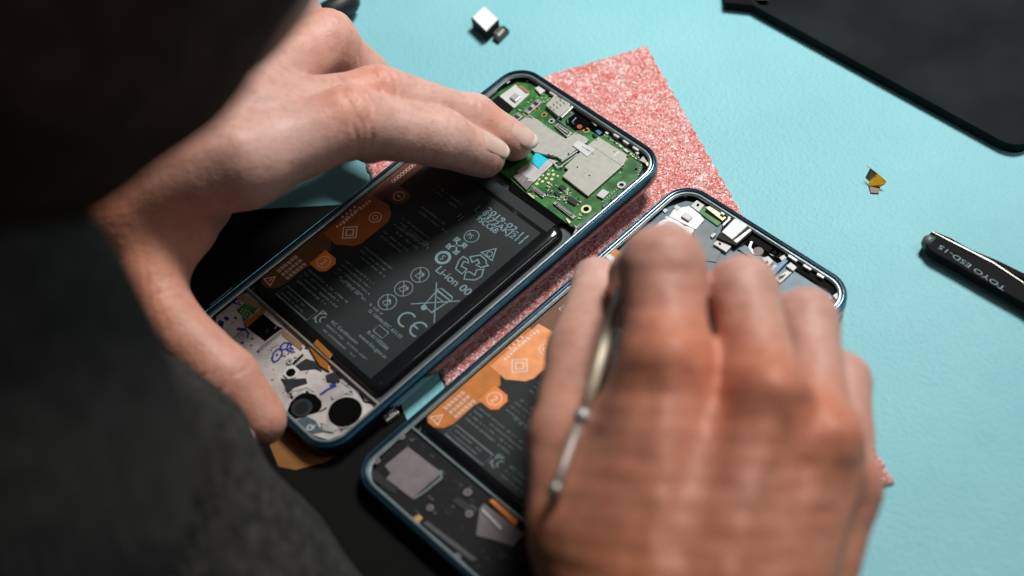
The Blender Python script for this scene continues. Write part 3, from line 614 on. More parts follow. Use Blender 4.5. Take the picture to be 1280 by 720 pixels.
bits = [MB(), MB(), MB()]
for i in range(90):
    x, y = random.uniform(4, 68) - PW / 2, random.uniform(4.5, 22.5) - PH / 2
    if (x + PW / 2 - 64) ** 2 + (y + PH / 2 - 14.5) ** 2 < 46: continue
    a, b_ = random.uniform(.25, 1.3), random.uniform(.2, .6); an = random.choice((0, math.pi / 2, .5)); c_, d_ = math.cos(an), math.sin(an)
    bits[i % 3].prism([(x + c_ * p - d_ * q, y + d_ * p + c_ * q) for p, q in ((-a / 2, -b_ / 2), (a / 2, -b_ / 2), (a / 2, b_ / 2), (-a / 2, b_ / 2))], ZL - .02, ZL + random.uniform(.06, .3))
for t, m_ in zip(bits, ('ic', 'silver', 'tan')): tag(t.build('small_fittings', M[m_], low), kind='stuff')
# gold flex going over the end of the battery
def flexover(P, pts, z0, z1, mat='flex', name='battery_flex'): return comp(P, P.root, name, pts, z0, z1, mat, .15)
flexover(P1, e2((285, 0), (310, -35), (418, 70), (396, 104)), 5.2, BT + .35); flexover(P1, e2((255, 22), (285, 5), (400, 150), (395, 185), (330, 150)), 3.9, 5.0)

# ---------------- upper frame of the second phone
d1 = crop(790, 230, 6.54); d2 = crop(900, 260, 4.8)
ZT = 4.0
top2 = MB().prism([L(3.1, 111.5), L(69.6, 111.5), L(69.6, 141), L(66, 147), L(60.5, 149.8), L(12, 149.8), L(6, 147), L(3.1, 141)], 2.4, ZT).build('upper_plate', M['slate'], P2.root)
def C3(name, pts, h, mat, bevel=.12): return comp(P2, top2, name, pts, ZT - .05, ZT + h, mat, bevel)
C3('silver_bracket', d1((478, 178), (530, 130), (592, 172), (545, 228)), .8, 'white'); C3('silver_bracket', d1((300, 262), (345, 200), (470, 178), (560, 250), (592, 292), (520, 372), (440, 335)), .5, 'silver')
C3('flash_lens', d1((398, 262), (440, 226), (497, 266), (462, 302)), 1.3, 'white', .3)
C3('embossed_panel', d1((170, 360), (220, 310), (300, 262), (360, 285), (430, 338), (520, 360), (470, 440), (300, 520), (100, 470)), .35, 'silver', .3)
C3('embossed_panel', d1((210, 360), (300, 300), (350, 315), (440, 375), (420, 420), (250, 480)), .6, 'shield', .3)
C3('green_strip', d1((540, 228), (600, 176), (770, 275), (702, 346)), .5, 'pcb'); C3('white_connector', d1((600, 192), (642, 176), (772, 274), (738, 300)), 1.0, 'cream')
C3('grey_plate', d1((498, 395), (592, 302), (692, 372), (640, 425), (725, 560), (690, 640), (560, 620)), .3, 'greyplate', .1)
cm = C3('camera_holder', [(895, 297), (918, 268), (945, 284), (938, 292), (920, 307)], 2.0, 'black', .2)
C3('camera_module', d2((8, 142), (90, 58), (168, 104), (72, 188)), 2.7, 'brightwhite', .4)
C3('camera_spring', d2((80, 195), (180, 120), (190, 132), (100, 210)), 2.2, 'silver', .15); C3('camera_spring', d1((735, 330), (790, 275), (810, 285), (745, 345)), 2.0, 'silver', .15)
C3('silver_bracket', d1((664, 490), (708, 444), (812, 510), (770, 556)), 1.2, 'white', .1); C3('silver_bracket', d1((640, 420), (672, 395), (690, 410), (655, 440)), 1.0, 'white', .1)
C3('selfie_camera_recess', d2((120, 235), (200, 160), (345, 235), (425, 295), (345, 330), (300, 300), (255, 305), (180, 270)), .15, 'pit', 0)
C3('silver_bracket', d2((105, 245), (150, 220), (215, 270), (300, 315), (275, 350), (180, 290)), .6, 'slate'); C3('silver_bracket', d2((250, 300), (290, 288), (322, 318), (290, 352)), .9, 'white')
on(P2, top2, 'lens_crescent', 'silver', lambda mb: mb.line(P2.poly(d2((190, 200), (178, 235), (200, 268), (225, 278)), ZT + .8), .8, ZT + .5, ZT + .8))
dsc('selfie_lens', d2((230, 258))[0], 1.7, .9, 'mauve', 24, top2, P2, ZT); dsc('lens_glass', d2((232, 256))[0], 1.0, .95, 'mauve', 20, top2, P2, ZT)
on(P2, top2, 'sensor_ring', 'shield', lambda mb: mb.ring(*P2.uv(*d2((326, 266))[0], ZT + .6), .8, 1.5, ZT, ZT + .6))
for q, h, m_ in ((d2((355, 295), (385, 280), (400, 300), (372, 318)), .9, 'white'), (d2((395, 345), (425, 325), (462, 355), (440, 378)), .9, 'white'), (d2((300, 392), (385, 300), (410, 316), (325, 402)), 1.2, 'bluewire'),
                 (d2((330, 420), (400, 375), (432, 385), (362, 450)), .8, 'white'), (d2((296, 365), (330, 335), (350, 350), (320, 385)), .7, 'shield'), (d2((350, 410), (395, 395), (380, 415), (356, 430)), 1.0, 'ic'),
                 (d2((675, 525), (700, 508), (726, 525), (700, 550)), 1.2, 'white'), (d2((620, 540), (665, 520), (680, 540), (650, 560)), .7, 'bluewire'), (d2((625, 560), (665, 560), (700, 590), (670, 620)), .7, 'white'),
                 (d1((245, 210), (272, 195), (298, 215), (268, 236)), .5, 'white'), (d1((340, 190), (365, 168), (398, 190), (370, 215)), .7, 'white'), (d1((395, 65), (430, 55), (460, 78), (440, 92)), 1.4, 'white'),
                 (d1((262, 270), (290, 258), (300, 270), (275, 285)), .5, 'white')):
    C3('small_part', q, h, m_)
for p in d1((540, 166), (716, 486)) + d2((282, 322), (0, 215)): dsc('pin_hole', p, .42, 1.28, 'pit', 10, top2, P2, ZT)
MB().box(14 - PW / 2, 147.0 - PH / 2, 66.5 - PW / 2, 149.9 - PH / 2, 3.9, 4.6).build('rim_gasket', M['matte_black'], P2.root)
rimclips(P2, ((19, 20.5), (22, 23), (47, 50.5), (53, 56), (58.5, 61)), 'top')
comp(P2, P2.root, 'battery_flex', [(760, 318), (770, 311), (778, 316), (786, 332), (776, 328)], 5.2, 6.0, 'amber', .1)
comp(P2, P2.root, 'silver_blade', [(756, 320), (762, 317), (772, 324), (786, 342), (772, 335)], 6.3, 6.7, 'silver', .1)

# ---------------- lower module of the second phone
g1 = crop(440, 450, 2.665)
ZM = 4.9
low2 = MB().prism([L(3.1, 23.4), L(3.1, 10), L(6, 5.4), L(11, 3.2), L(61.5, 3.2), L(67, 5.6), L(69.5, 11), L(69.5, 23.4)], 2.4, ZM).build('speaker_module', M['black'], P2.root, bevel=.2)
def C4(name, pts, h, mat, bevel=.12): return comp(P2, low2, name, pts, ZM - .05, ZM + h, mat, bevel)
C4('speaker_pad', g1((108, 352), (185, 288), (300, 376), (200, 462), (112, 395), (128, 378)), .3, 'mauve', .15)
on(P2, low2, 'pad_edge', 'lip', lambda mb: mb.line(P2.poly(g1((296, 368), (298, 392), (240, 440), (206, 462)), ZM + .5), .6, ZM + .1, ZM + .5))
for p, r_ in zip(g1((165, 255), (82, 335), (385, 440), (390, 512), (260, 492), (350, 655)), (1.1, 1.1, 1.3, 1.2, 1.1, 1.2)):
    dsc('screw', p, r_, .45, 'mauve', 18, low2, P2, ZM); dsc('screw_slot', p, r_ * .4, .5, 'ic', 6, low2, P2, ZM)
C4('gold_contact', g1((200, 525), (222, 512), (236, 525), (218, 545)), .7, 'gold', .3)
C4('module_ridge', g1((235, 545), (250, 535), (420, 665), (400, 672)), .4, 'grey', .15); C4('module_ridge', g1((330, 470), (350, 455), (420, 500), (400, 520)), .3, 'ic', .15)
C4('silver_plate', g1((425, 492), (440, 478), (575, 578), (535, 622), (470, 600), (412, 585)), .4, 'mauve', .2); C4('silver_ridge', g1((428, 500), (436, 495), (502, 560), (494, 568)), .8, 'silver', .2)
fit = [MB(), MB()]
for i in range(70):
    x, y = random.uniform(4, 68) - PW / 2, random.uniform(4.5, 22.5) - PH / 2
    a, b_ = random.uniform(.3, 3.0), random.uniform(.15, .5)
    fit[i % 2].box(x, y, x + a, y + b_, ZM - .02, ZM + random.uniform(.04, .2)) if i % 3 else fit[i % 2].disc(x, y, b_, ZM - .02, ZM + .12, 10)
for t, m_ in zip(fit, ('ic', 'grey')): tag(t.build('small_fittings', M[m_], low2), kind='stuff')
flexover(P2, g1((455, 468), (470, 462), (556, 536), (540, 552)), 4.4, 5.7, 'orange'); C4('module_ridge', g1((40, 380), (60, 350), (150, 430), (140, 445)), .2, 'ic', .1)

# ------------------------------------------------------------------ pink foam sheet (thin, wavy)
A = Vector((63, 397.3)); Cc = Vector((101, 202)); side = (Cc - A); wdir = Vector((side.y, -side.x)).normalized() * 113
wdir = -wdir if wdir.x > 0 else wdir
nx, ny = 60, 100; v = []; f = []
for lay in (0, 1):
    for i in range(nx + 1):
        for j in range(ny + 1):
            p = A + wdir * (i / nx) + side * (j / ny)
            e = .35 * math.sin(j * 2.1 + i) * (1 if i in (0, nx) else 0) + .3 * math.sin(i * 1.7) * (1 if j in (0, ny) else 0)
            zt = 1.0 + .12 * math.sin(i * 1.3 + j * .9) + .12 * math.sin(i * .8 - j * 1.1)
            v.append((p.x + e, p.y + e * .5, zt if lay else .15))
idx = lambda l, i, j: l * (nx + 1) * (ny + 1) + i * (ny + 1) + j
for l in (0, 1):
    for i in range(nx):
        for j in range(ny): f.append((idx(l, i, j), idx(l, i + 1, j), idx(l, i + 1, j + 1), idx(l, i, j + 1)))
for i in range(nx): f.append((idx(0, i, 0), idx(0, i + 1, 0), idx(1, i + 1, 0), idx(1, i, 0))); f.append((idx(0, i, ny), idx(0, i + 1, ny), idx(1, i + 1, ny), idx(1, i, ny)))
for j in range(ny): f.append((idx(0, 0, j), idx(0, 0, j + 1), idx(1, 0, j + 1), idx(1, 0, j))); f.append((idx(0, nx, j), idx(0, nx, j + 1), idx(1, nx, j + 1), idx(1, nx, j)))
tag(mesh_obj('foam_sheet', v, f, M['foam'], smooth=True), 'sparkling pink antistatic foam sheet lying flat under both phones', 'foam sheet')

# ------------------------------------------------------------------ table things
def T2(px, py): p = W(px, py, 0); return (p.x, p.y)
def flat(name, px, z0, z1, mat, label=None, cat=None, parent=None, bevel=.3):
    o = MB().prism([T2(*p) for p in px], z0, z1).build(name, M[mat], parent, bevel=bevel)
    if label: tag(o, label, cat)
    return o
# black slab (a laid aside phone screen) under the held phone
sl = empty('phone_screen', (*T2(420, 620), 0), 'black glossy slab lying under the held phone, beside the grey sleeve', 'screen')
def under(pts): c = T2(420, 620); return [(T2(*p)[0] - c[0], T2(*p)[1] - c[1]) for p in pts]
slab = under([(262, 268), (434, 259), (470, 380), (505, 517), (560, 640), (760, 980), (330, 1010), (150, 640), (210, 420)])
MB().prism(slab, .1, 1.7).build('glass_panel', M['matte_black'], sl, bevel=.3)
MB().prism(under([(285, 276), (425, 268), (462, 385), (497, 518), (552, 642), (740, 960), (340, 985), (170, 640), (225, 425)]), 1.6, 1.85).build('display', M['matte_black'], sl)
am = MB().prism([T2(*p) for p in ((330, 540), (395, 545), (440, 562), (408, 582), (372, 592), (350, 588))], 1.9, 2.2).build('amber_film', M['dimamber'], bevel=.05)
tag(am, 'amber orange film between the left thumb tip and the held phone', 'film')
cl = empty('metal_clip', (*T2(490, 526), 0), 'small pale metal clip between the two phones, near the teal gap', 'clip')
MB().box(-2.6, -1.5, 2.6, 1.5, 1.9, 4.0).build('clip_body', M['steel'], cl, bevel=.5); MB().box(-1.0, -1.0, 1.0, 1.0, 4.0, 4.5).build('clip_nub', M['silver'], cl, bevel=.3)
cl.rotation_euler.z = .6
# camera module
b0 = W(606, 40, 0)
cmod = empty('camera_module', b0, 'tiny loose camera module with cream square face and grey flex tail, near the top', 'camera module')
def rel(px, py, z, b): p = W(px, py, z); return (p.x - b.x, p.y - b.y)
k = crop(560, 0, 10.28)
MB().prism([rel(*p, 5.4, b0) for p in k((295, 222), (462, 78), (652, 245), (498, 405))], .6, 5.2).build('housing', M['black'], cmod, bevel=.3)
MB().prism([rel(*p, 5.6, b0) for p in k((312, 222), (465, 82), (640, 243), (490, 396))], 5.2, 5.6).build('cream_face', M['brightwhite'], cmod, bevel=.1)
MB().prism([rel(*p, 1.5, b0) for p in k((530, 395), (620, 300), (690, 330), (600, 430))], 1.0, 1.5).build('flex_tail', M['mauve'], cmod, bevel=.1)
fc = MB().prism([rel(*p, 1.6, b0) for p in k((570, 470), (710, 320), (790, 385), (650, 530))], .2, 1.6).build('connector', M['ic'], cmod, bevel=.15)
MB().prism([rel(*p, 1.9, b0) for p in k((620, 440), (705, 360), (732, 385), (655, 468))], 1.6, 1.9).build('connector_plug', M['shield'], fc, bevel=.1)
# kapton scrap: folded film
k = crop(1060, 190, 3.427); b1 = W(1094, 230, 0)
ks = empty('film_scrap', b1, 'tiny folded scrap of amber film with brown ends on the teal mat, right side', 'scrap')
def fold(name, pts, mat):
    v = [( *rel(*k((x, y))[0], z, b1), z) for x, y, z in pts]; n = len(v)
    v += [(a, b_, c - .18) for a, b_, c in v]
    fs = [tuple(range(n)), tuple(range(2 * n - 1, n - 1, -1))] + [(i, (i + 1) % n, n + (i + 1) % n, n + i) for i in range(n)]
    mesh_obj(name, v, fs, M[mat], ks)
fold('folded_film', [(90, 125, 1.4), (125, 90, 4.2), (165, 125, 3.2), (158, 137, 2.4), (135, 150, .8), (92, 146, .8)], 'kapton')
fold('film_end', [(74, 110, 1.2), (95, 68, 5.0), (126, 92, 4.4), (90, 124, 1.5)], 'tan'); fold('film_end', [(92, 148, .7), (138, 150, .7), (132, 176, .5), (98, 174, .5)], 'brown')
fold('film_tip', [(95, 70, 5), (80, 58, 5.6), (84, 58, 5.6), (98, 70, 5)], 'kapton')
# dark tray upper right
b2 = W(1150, 80, 0)
def relb(b, z): return lambda *pts: [rel(x, y, z, b) for x, y in pts]
tr = empty('black_tray', b2, 'large matt black tray with a thin raised rim, upper right', 'tray')
def rounded(pts, r, n=6):
    P = [Vector(p) for p in pts]; out = []
    for i in range(len(P)):
        a, b_, c = P[i - 1], P[i], P[(i + 1) % len(P)]; u = (a - b_).normalized(); w_ = (c - b_).normalized()
        for t in range(n + 1): s = t / n; p0 = b_ + u * r; p1 = b_ + w_ * r; out.append(tuple((1 - s) ** 2 * p0 + 2 * s * (1 - s) * b_ + s * s * p1))
    return out
ctr = Vector(rel(1290, -60, 0, b2)); 
q = [Vector(rel(*p, 4, b2)) for p in ((925, -2), (1276, 190))]
ed = (q[1] - q[0]).normalized(); nn = Vector((-ed.y, ed.x)); nn = nn if nn.dot(Vector((1, 1))) > 0 else -nn
cor = [q[0], q[1], q[1] + nn * 150, q[0] + nn * 150]
def inset(c, d): m_ = sum(c, Vector((0, 0))) / 4; return [p + ((ed if (p - m_).dot(ed) < 0 else -ed) + (nn if (p - m_).dot(nn) < 0 else -nn)) * d for p in c]
MB().prism(rounded(cor, 9), .1, 2.6).build('tray_base', M['trayblack'], tr, bevel=.4)
o1 = rounded(cor, 9, 10); o2 = rounded(inset(cor, 1.8), 7.5, 10); n = len(o1); v = [(*p, 2.4) for p in o1] + [(*p, 4.2) for p in o1] + [(*p, 4.2) for p in o2] + [(*p, 2.4) for p in o2]
mesh_obj('tray_rim', v, [(a * n + i, a * n + (i + 1) % n, ((a + 1) % 4) * n + (i + 1) % n, ((a + 1) % 4) * n + i) for a in range(4) for i in range(n)], M['trayblack'], tr, bevel=.3)
b3 = W(922, -4, 0)
bt = empty('battery_block', b3, 'small dark block at the top edge beside the corner of the black tray', 'block')
MB().prism(relb(b3, 4)((904, -30), (944, -30), (944, 7), (906, 3)), .1, 4).build('block_body', M['matte_black'], bt, bevel=.3); MB().prism(relb(b3, 4.4)((946, -20), (962, -18), (962, 0), (946, 0)), 4.3, 4.6).build('brown_mark', M['brown'], bt)
b4 = W(420, -5, 0)
gk = empty('roller_tool', b4, 'dark grey tool end peeking out above the left hand, behind the head', 'tool')
MB().tube([(rel(380, 30, 8, b4)[0], rel(380, 30, 8, b4)[1], 6), (rel(436, -4, 8, b4)[0], rel(436, -4, 8, b4)[1], 6), (rel(442, -8, 8, b4)[0], rel(442, -8, 8, b4)[1], 6)], [5.0, 5.0, 3.6], 16).build('handle', M['ic'], gk, smooth=True)

# black tweezers with lettering
b5 = W(1157, 302, 0)
tz = empty('tweezers', b5, 'closed end of black tweezers with pale lettering, lying on the mat at the right edge', 'tweezers')
k = crop(1060, 190, 3.427)
def kz(pts, z): return [rel(*p, z, b5) for p in k(*pts)]
arm = MB().prism(kz([(333, 395), (352, 345), (362, 338), (440, 380), (530, 436), (620, 474), (760, 568), (1100, 810), (2250, 1640), (2330, 1700), (2240, 1665), (1100, 905), (754, 648), (600, 562), (440, 470), (372, 434), (345, 415)], 5), 1.2, 5).build('arm', M['tweezerblack'], tz, bevel=.5)
MB().prism(kz([(366, 336), (440, 366), (520, 412), (640, 462), (760, 520), (1100, 690), (2280, 1630), (2330, 1694), (1100, 745), (760, 548), (640, 494), (520, 432), (440, 384)], 4.2), 1.8, 4.2).build('arm', M['tweezerblack'], tz, bevel=.4)
MB().prism(kz([(362, 339), (440, 378), (620, 468), (760, 562), (760, 566), (620, 475), (440, 384), (360, 342)], 5.1), 4.8, 5.1).build('bright_edge', M['steel'], arm, bevel=.08)
q = kz([(340, 375)], 4)[0]; q2_ = kz([(362, 372)], 4)[0]
MB().tube([(*kz([(322, 372)], 4)[0], 3.4), (*kz([(334, 377)], 4)[0], 3.4), (*kz([(362, 392)], 4)[0], 3.4)], [1.4, 2.4, 2.7], 14).build('end_cap', M['greyplate'], tz, smooth=True)
wt = MB(); pa = Vector(kz([(680, 582)], 5.05)[0]); pb = Vector(kz([(398, 397)], 5.05)[0]); dr = pb - pa
n_ = Vector((-dr.y, dr.x)).normalized(); base = pa
put_text(wt, 'TOYO ESD-15', base.x, base.y, 3.4, 5.05, math.atan2(dr.y, dr.x), width=dr.length, hs=.72)
wt.build('lettering', M['print'], arm)

# ------------------------------------------------------------------ steel tweezers in the right hand
def WP(px, py, h): return W(px, py, h)
e0 = WP(694, 612, 78)
st = empty('steel_tweezers', e0, 'slim steel tweezers held between right thumb and index finger', 'tweezers')
def rl(p): return tuple(p - e0)
pts = [WP(694, 612, 78), WP(705, 582, 78), WP(716, 552, 77), WP(729, 521, 76)]
MB().tube([rl(p) for p in pts], [1.5, 1.4, 1.5, 1.6], 12).build('spring_end', M['toolend'], st, smooth=True)
import bmesh
def ball(name, c, r, mat, parent):
    bm = bmesh.new(); bmesh.ops.create_uvsphere(bm, u_segments=16, v_segments=10, radius=r * MM); me = bpy.data.meshes.new(name); bm.to_mesh(me); bm.free()
    for p in me.polygons: p.use_smooth = True
    me.materials.append(mat); o = bpy.data.objects.new(name, me); link(o, parent); o.location = Vector(c) * MM; return o
ball('rivet', rl(WP(728, 521, 77.5)), 2.2, M['silver'], st); ball('end_ball', rl(WP(694, 612, 78.5)), 1.9, M['steel'], st)
for dx in (-1.0, 1.0):
    pts = [WP(729, 521, 76), WP(742 + dx, 480, 79), WP(756 + dx * 2, 430, 79), WP(769 + dx * 2.5, 388, 76), WP(779 + dx * 3, 355, 66), WP(789 + dx * 2, 338, 44), WP(800 + dx, 330, 18)]
    MB().tube([rl(p) for p in pts], [(1.2, 1.3), (1.2, 1.3), (1.2, 1.3), (1.15, 1.3), (1.0, 1.2), (.7, .8), (.35, .4)], 12).build('arm', M['tool'], st, smooth=True)

# ------------------------------------------------------------------ bodies by signed distance fields
def seg_sdf(X, a, b, ra, rb):
    a = np.array(a, np.float32); ab = np.array(b, np.float32) - a; L2 = float(ab @ ab) + 1e-6
    d = X - a; t = np.clip((d @ ab) / L2, 0, 1)
    return np.linalg.norm(d - t[..., None] * ab, axis=-1) - (ra + t * (rb - ra))
def smin(a, b, k):
    h = np.clip(.5 + .5 * (b - a) / k, 0, 1); return b * (1 - h) + a * h - k * h * (1 - h)
def nets(f, org, h):
    s = f < 0; nx, ny, nz = f.shape
    c = [s[i:nx - 1 + i, j:ny - 1 + j, k:nz - 1 + k] for i in (0, 1) for j in (0, 1) for k in (0, 1)]
    cnt = sum(x.astype(np.int8) for x in c); act = (cnt > 0) & (cnt < 8)
    I = np.argwhere(act); vid = np.full(act.shape, -1, np.int64); vid[tuple(I.T)] = np.arange(len(I))
    acc = np.zeros((len(I), 3)); num = np.zeros(len(I))
    corners = [np.array((i, j, k)) for i in (0, 1) for j in (0, 1) for k in (0, 1)]
    for a in range(8):
        for b in range(a + 1, 8):
            if np.abs(corners[a] - corners[b]).sum() != 1: continue
            pa = I + corners[a]; pb = I + corners[b]; fa = f[tuple(pa.T)]; fb = f[tuple(pb.T)]
            m = (fa < 0) != (fb < 0); t = fa[m] / (fa[m] - fb[m]); acc[m] += pa[m] + (pb[m] - pa[m]) * t[:, None]; num[m] += 1
    V = acc / num[:, None] * h + np.array(org); F = []
    for ax in range(3):
        s0 = s; sl0 = [slice(None)] * 3; sl1 = [slice(None)] * 3; sl0[ax] = slice(0, -1); sl1[ax] = slice(1, None)
        ch = s0[tuple(sl0)] != s0[tuple(sl1)]; E = np.argwhere(ch); o1, o2 = [d for d in range(3) if d != ax]
        ok = (E[:, o1] > 0) & (E[:, o2] > 0) & (E[:, o1] < f.shape[o1] - 1) & (E[:, o2] < f.shape[o2] - 1); E = E[ok]
        def cell(d1, d2): q = E.copy(); q[:, o1] -= d1; q[:, o2] -= d2; return vid[tuple(q.T)]
        Q = np.stack([cell(1, 1), cell(0, 1), cell(0, 0), cell(1, 0)], -1)
        inside = s0[tuple(E.T)]; flip = inside if ax != 1 else ~inside
        Q[~flip] = Q[~flip][:, ::-1]; F.append(Q)
    F = np.concatenate(F); return V, F[(F >= 0).all(1)]
def grid_for(cones, h, pad=6):
    P = np.array([list(c[0]) for c in cones] + [list(c[1]) for c in cones]); R = np.array([c[2] for c in cones] + [c[3] for c in cones])
    lo = (P - R[:, None]).min(0) - pad; hi = (P + R[:, None]).max(0) + pad
    n = np.ceil((hi - lo) / h).astype(int) + 1
    g = np.stack(np.meshgrid(*[lo[i] + h * np.arange(n[i], dtype=np.float32) for i in range(3)], indexing='ij'), -1).astype(np.float32); return lo, g
def field(g, cones, k, dens=None):
    f = None
    for a, b, ra, rb in cones:
        d = seg_sdf(g, a, b, ra, rb); f = d if f is None else smin(f, d, k)
    return f
def J(px, py, h, rpx): p = W(px, py, h); return (np.array(p[:]), rad(p, rpx))
def chain(*js): return [(js[i][0], js[i + 1][0], js[i][1], js[i + 1][1]) for i in range(len(js) - 1)]
def hand(palm, fingers, h, kp=9, kf=3.0, kj=6, kk=1.6):
    allc = palm + [c for fg in fingers for c in fg]; lo, g = grid_for(allc, h)
    fp = field(g, palm, kp); out = None
    for fg in fingers:
        ff = smin(fp, field(g, fg, kf), kj); out = ff if out is None else smin(out, ff, kk)
    return nets(out, lo, h)

# left hand
Lw = J(105, 240, 58, 92)
li = [J(305, 205, 62, 52), J(435, 152, 58, 43), J(550, 172, 40, 36), J(606, 195, 27, 27)]
lm = [J(330, 152, 60, 50), J(470, 118, 50, 36), J(588, 148, 30, 30), J(644, 179, 19.5, 24.5)]
lr = [J(325, 105, 60, 44), J(405, 56, 52, 41), J(455, 100, 34, 33), J(462, 178, 17, 27)]
lp = [J(310, 62, 52, 38), J(368, 22, 42, 34), J(415, 75, 26, 28), J(436, 140, 14, 24)]
lt = [J(160, 290, 46, 58), J(203, 398, 36, 43), J(282, 474, 27, 41), J(324, 524, 19, 35)]
palmL = [(Lw[0], li[0][0], 19, li[0][1]), (Lw[0] + np.array((0, 4, 2)), lm[0][0], 19, lm[0][1]), (Lw[0] + np.array((0, 9, 0)), lr[0][0], 18, lr[0][1]), (Lw[0] + np.array((0, 13, -4)), lp[0][0], 15, lp[0][1]),
         chain(J(120, 262, 50, 70), lt[0])[0], chain(lt[0], J(250, 250, 44, 40))[0], chain(J(185, 340, 38, 42), J(235, 290, 44, 30))[0]] + chain(J(-260, 330, 60, 150), J(-60, 280, 58, 105), Lw)
VL, FL = hand(palmL, [chain(*li), chain(*lm), chain(*lr), chain(*lp), chain(*lt)], .9, 7, 3, 6, 1.4)
# right hand
ri = [J(834, 460, 84, 56), J(829, 333, 90, 51), J(797, 345, 60, 35), J(783, 385, 40, 28)]
rm = [J(960, 500, 86, 47), J(930, 364, 84, 44), J(905, 372, 54, 36), J(880, 405, 34, 30)]
rr = [J(1028, 554, 76, 43), J(1009, 400, 72, 39), J(985, 402, 44, 34), J(962, 428, 30, 28)]
rp = [J(1058, 610, 60, 39), J(1053, 475, 54, 35), J(1038, 465, 36, 28), J(1020, 476, 22, 24)]
rt = [J(730, 668, 62, 66), J(712, 548, 58, 52), J(725, 440, 53, 41), J(747, 352, 40, 31)]
wr = [J(800, 930, 64, 75), J(850, 940, 66, 72), J(905, 940, 62, 68), J(950, 930, 54, 60)]
palmR = [chain(J(748, 580, 66, 50), J(812, 505, 76, 52))[0], chain(J(757, 680, 66, 66), J(815, 560, 76, 60))[0], chain(J(775, 640, 68, 66), J(785, 920, 64, 80))[0]] + [(wr[i][0], q[0][0], wr[i][1], q[0][1]) for i, q in enumerate((ri, rm, rr, rp))] + \
        [chain(J(790, 900, 50, 80), rt[0])[0], chain(J(860, 760, 46, 95), J(850, 600, 50, 60))[0], chain(J(720, 640, 48, 62), J(800, 560, 56, 50))[0], chain(J(752, 640, 56, 56), J(808, 505, 66, 50))[0],
         chain(J(870, 930, 58, 125), J(800, 1500, 60, 150))[0]]
VR, FR = hand(palmR, [chain(*ri), chain(*rm), chain(*rr), chain(*rp), chain(*rt)], .9, 6, 3, 6, 1.4)

def unit(x): return x / (np.linalg.norm(x) + 1e-9)
def vnormals(V, F):
    n = np.zeros_like(V); fn = np.cross(V[F[:, 2]] - V[F[:, 0]], V[F[:, 3]] - V[F[:, 1]])
    for i in range(4): np.add.at(n, F[:, i], fn)
    return n / (np.linalg.norm(n, axis=1)[:, None] + 1e-12)
def gau(V, c, s): return np.exp(-((V - c) ** 2).sum(1) / (2 * s * s))
ZUP = np.array((0, -.35, 1.0)); ZUP = ZUP / np.linalg.norm(ZUP)
def creases(V, Nn, joint, prev, nxt, amp, n=4, gap=2.0, w=.75, spread=8.0):
    ax = unit(nxt - prev); s = (V - joint) @ ax; lat = np.cross(ax, ZUP); l = (V - joint) @ lat
    dor = np.clip(Nn @ unit(ZUP - ax * (ZUP @ ax)), 0, 1) ** 1.5
    env = np.exp(-(((V - joint) ** 2).sum(1)) / (2 * spread ** 2 * 2)) * dor; d = np.zeros(len(V))
    for k in range(n):
        s0 = (k - (n - 1) / 2) * gap; bow = .06 * (l ** 2) * (.4 if k < n / 2 else -.4) * .3 + .5 * np.sin(l * .8 + k * 2.1)
        d -= amp * (.6 + .4 * math.sin(k * 2.3 + 1)) * np.exp(-((s - s0 - bow) / w) ** 2)
    return d * env
def wobble(V, sc, seed):
    r = np.random.RandomState(seed); d = np.zeros(len(V))
    for _ in range(10): k = r.normal(size=3) * sc; d += np.sin(V @ k + r.uniform(0, 6.28))
    return d / 10
def smooth(V, F, it, w):
    n = len(V); a = np.concatenate([F[:, i] for i in range(4)]); b = np.concatenate([F[:, (i + 1) % 4] for i in range(4)])
    cnt = np.bincount(a, minlength=n)[:, None]; V = V.copy()
    for _ in range(it):
        S = np.stack([np.bincount(a, V[b, k], minlength=n) for k in range(3)], 1) / cnt
        V += (S - V) * .5 * w[:, None]
    return V
axr0 = unit(rm[0][0] - wr[1][0]); sR = (VR - rm[0][0]) @ axr0
VR = smooth(VR, FR, 4, np.ones(len(VR))); VR = smooth(VR, FR, 26, np.clip(.15 - sR / 10, 0, 1))
axl0 = unit(li[0][0] - Lw[0]); sL = (VL - li[0][0]) @ axl0
VL = smooth(VL, FL, 3, np.ones(len(VL))); VL = smooth(VL, FL, 20, np.clip(.3 - sL / 12, 0, 1))
NL = vnormals(VL, FL); NR = vnormals(VR, FR)
dL = wobble(VL, .25, 1) * .5 + wobble(VL, .09, 2) * .9 + wobble(VL, .6, 12) * .1
for q, am_ in ((li, 1.2), (lm, 1.2)):
    dL += creases(VL, NL, q[1][0], q[0][0], q[2][0], am_) + creases(VL, NL, q[2][0], q[1][0], q[3][0], am_ * .6, 3, 1.6, .6, 5)
    dL += .9 * gau(VL, q[1][0] + ZUP * q[1][1], 6)
dL += creases(VL, NL, lr[1][0], lr[0][0], lr[2][0], .5) + creases(VL, NL, lt[2][0], lt[1][0], lt[3][0], .6, 4, 2.2, .6, 8) + creases(VL, NL, lt[1][0], lt[0][0], lt[2][0], .5, 3, 3, .8, 10)
for q in (li, lm, lr): dL += 1.4 * gau(VL, q[0][0] + ZUP * q[0][1] * .9, 8)
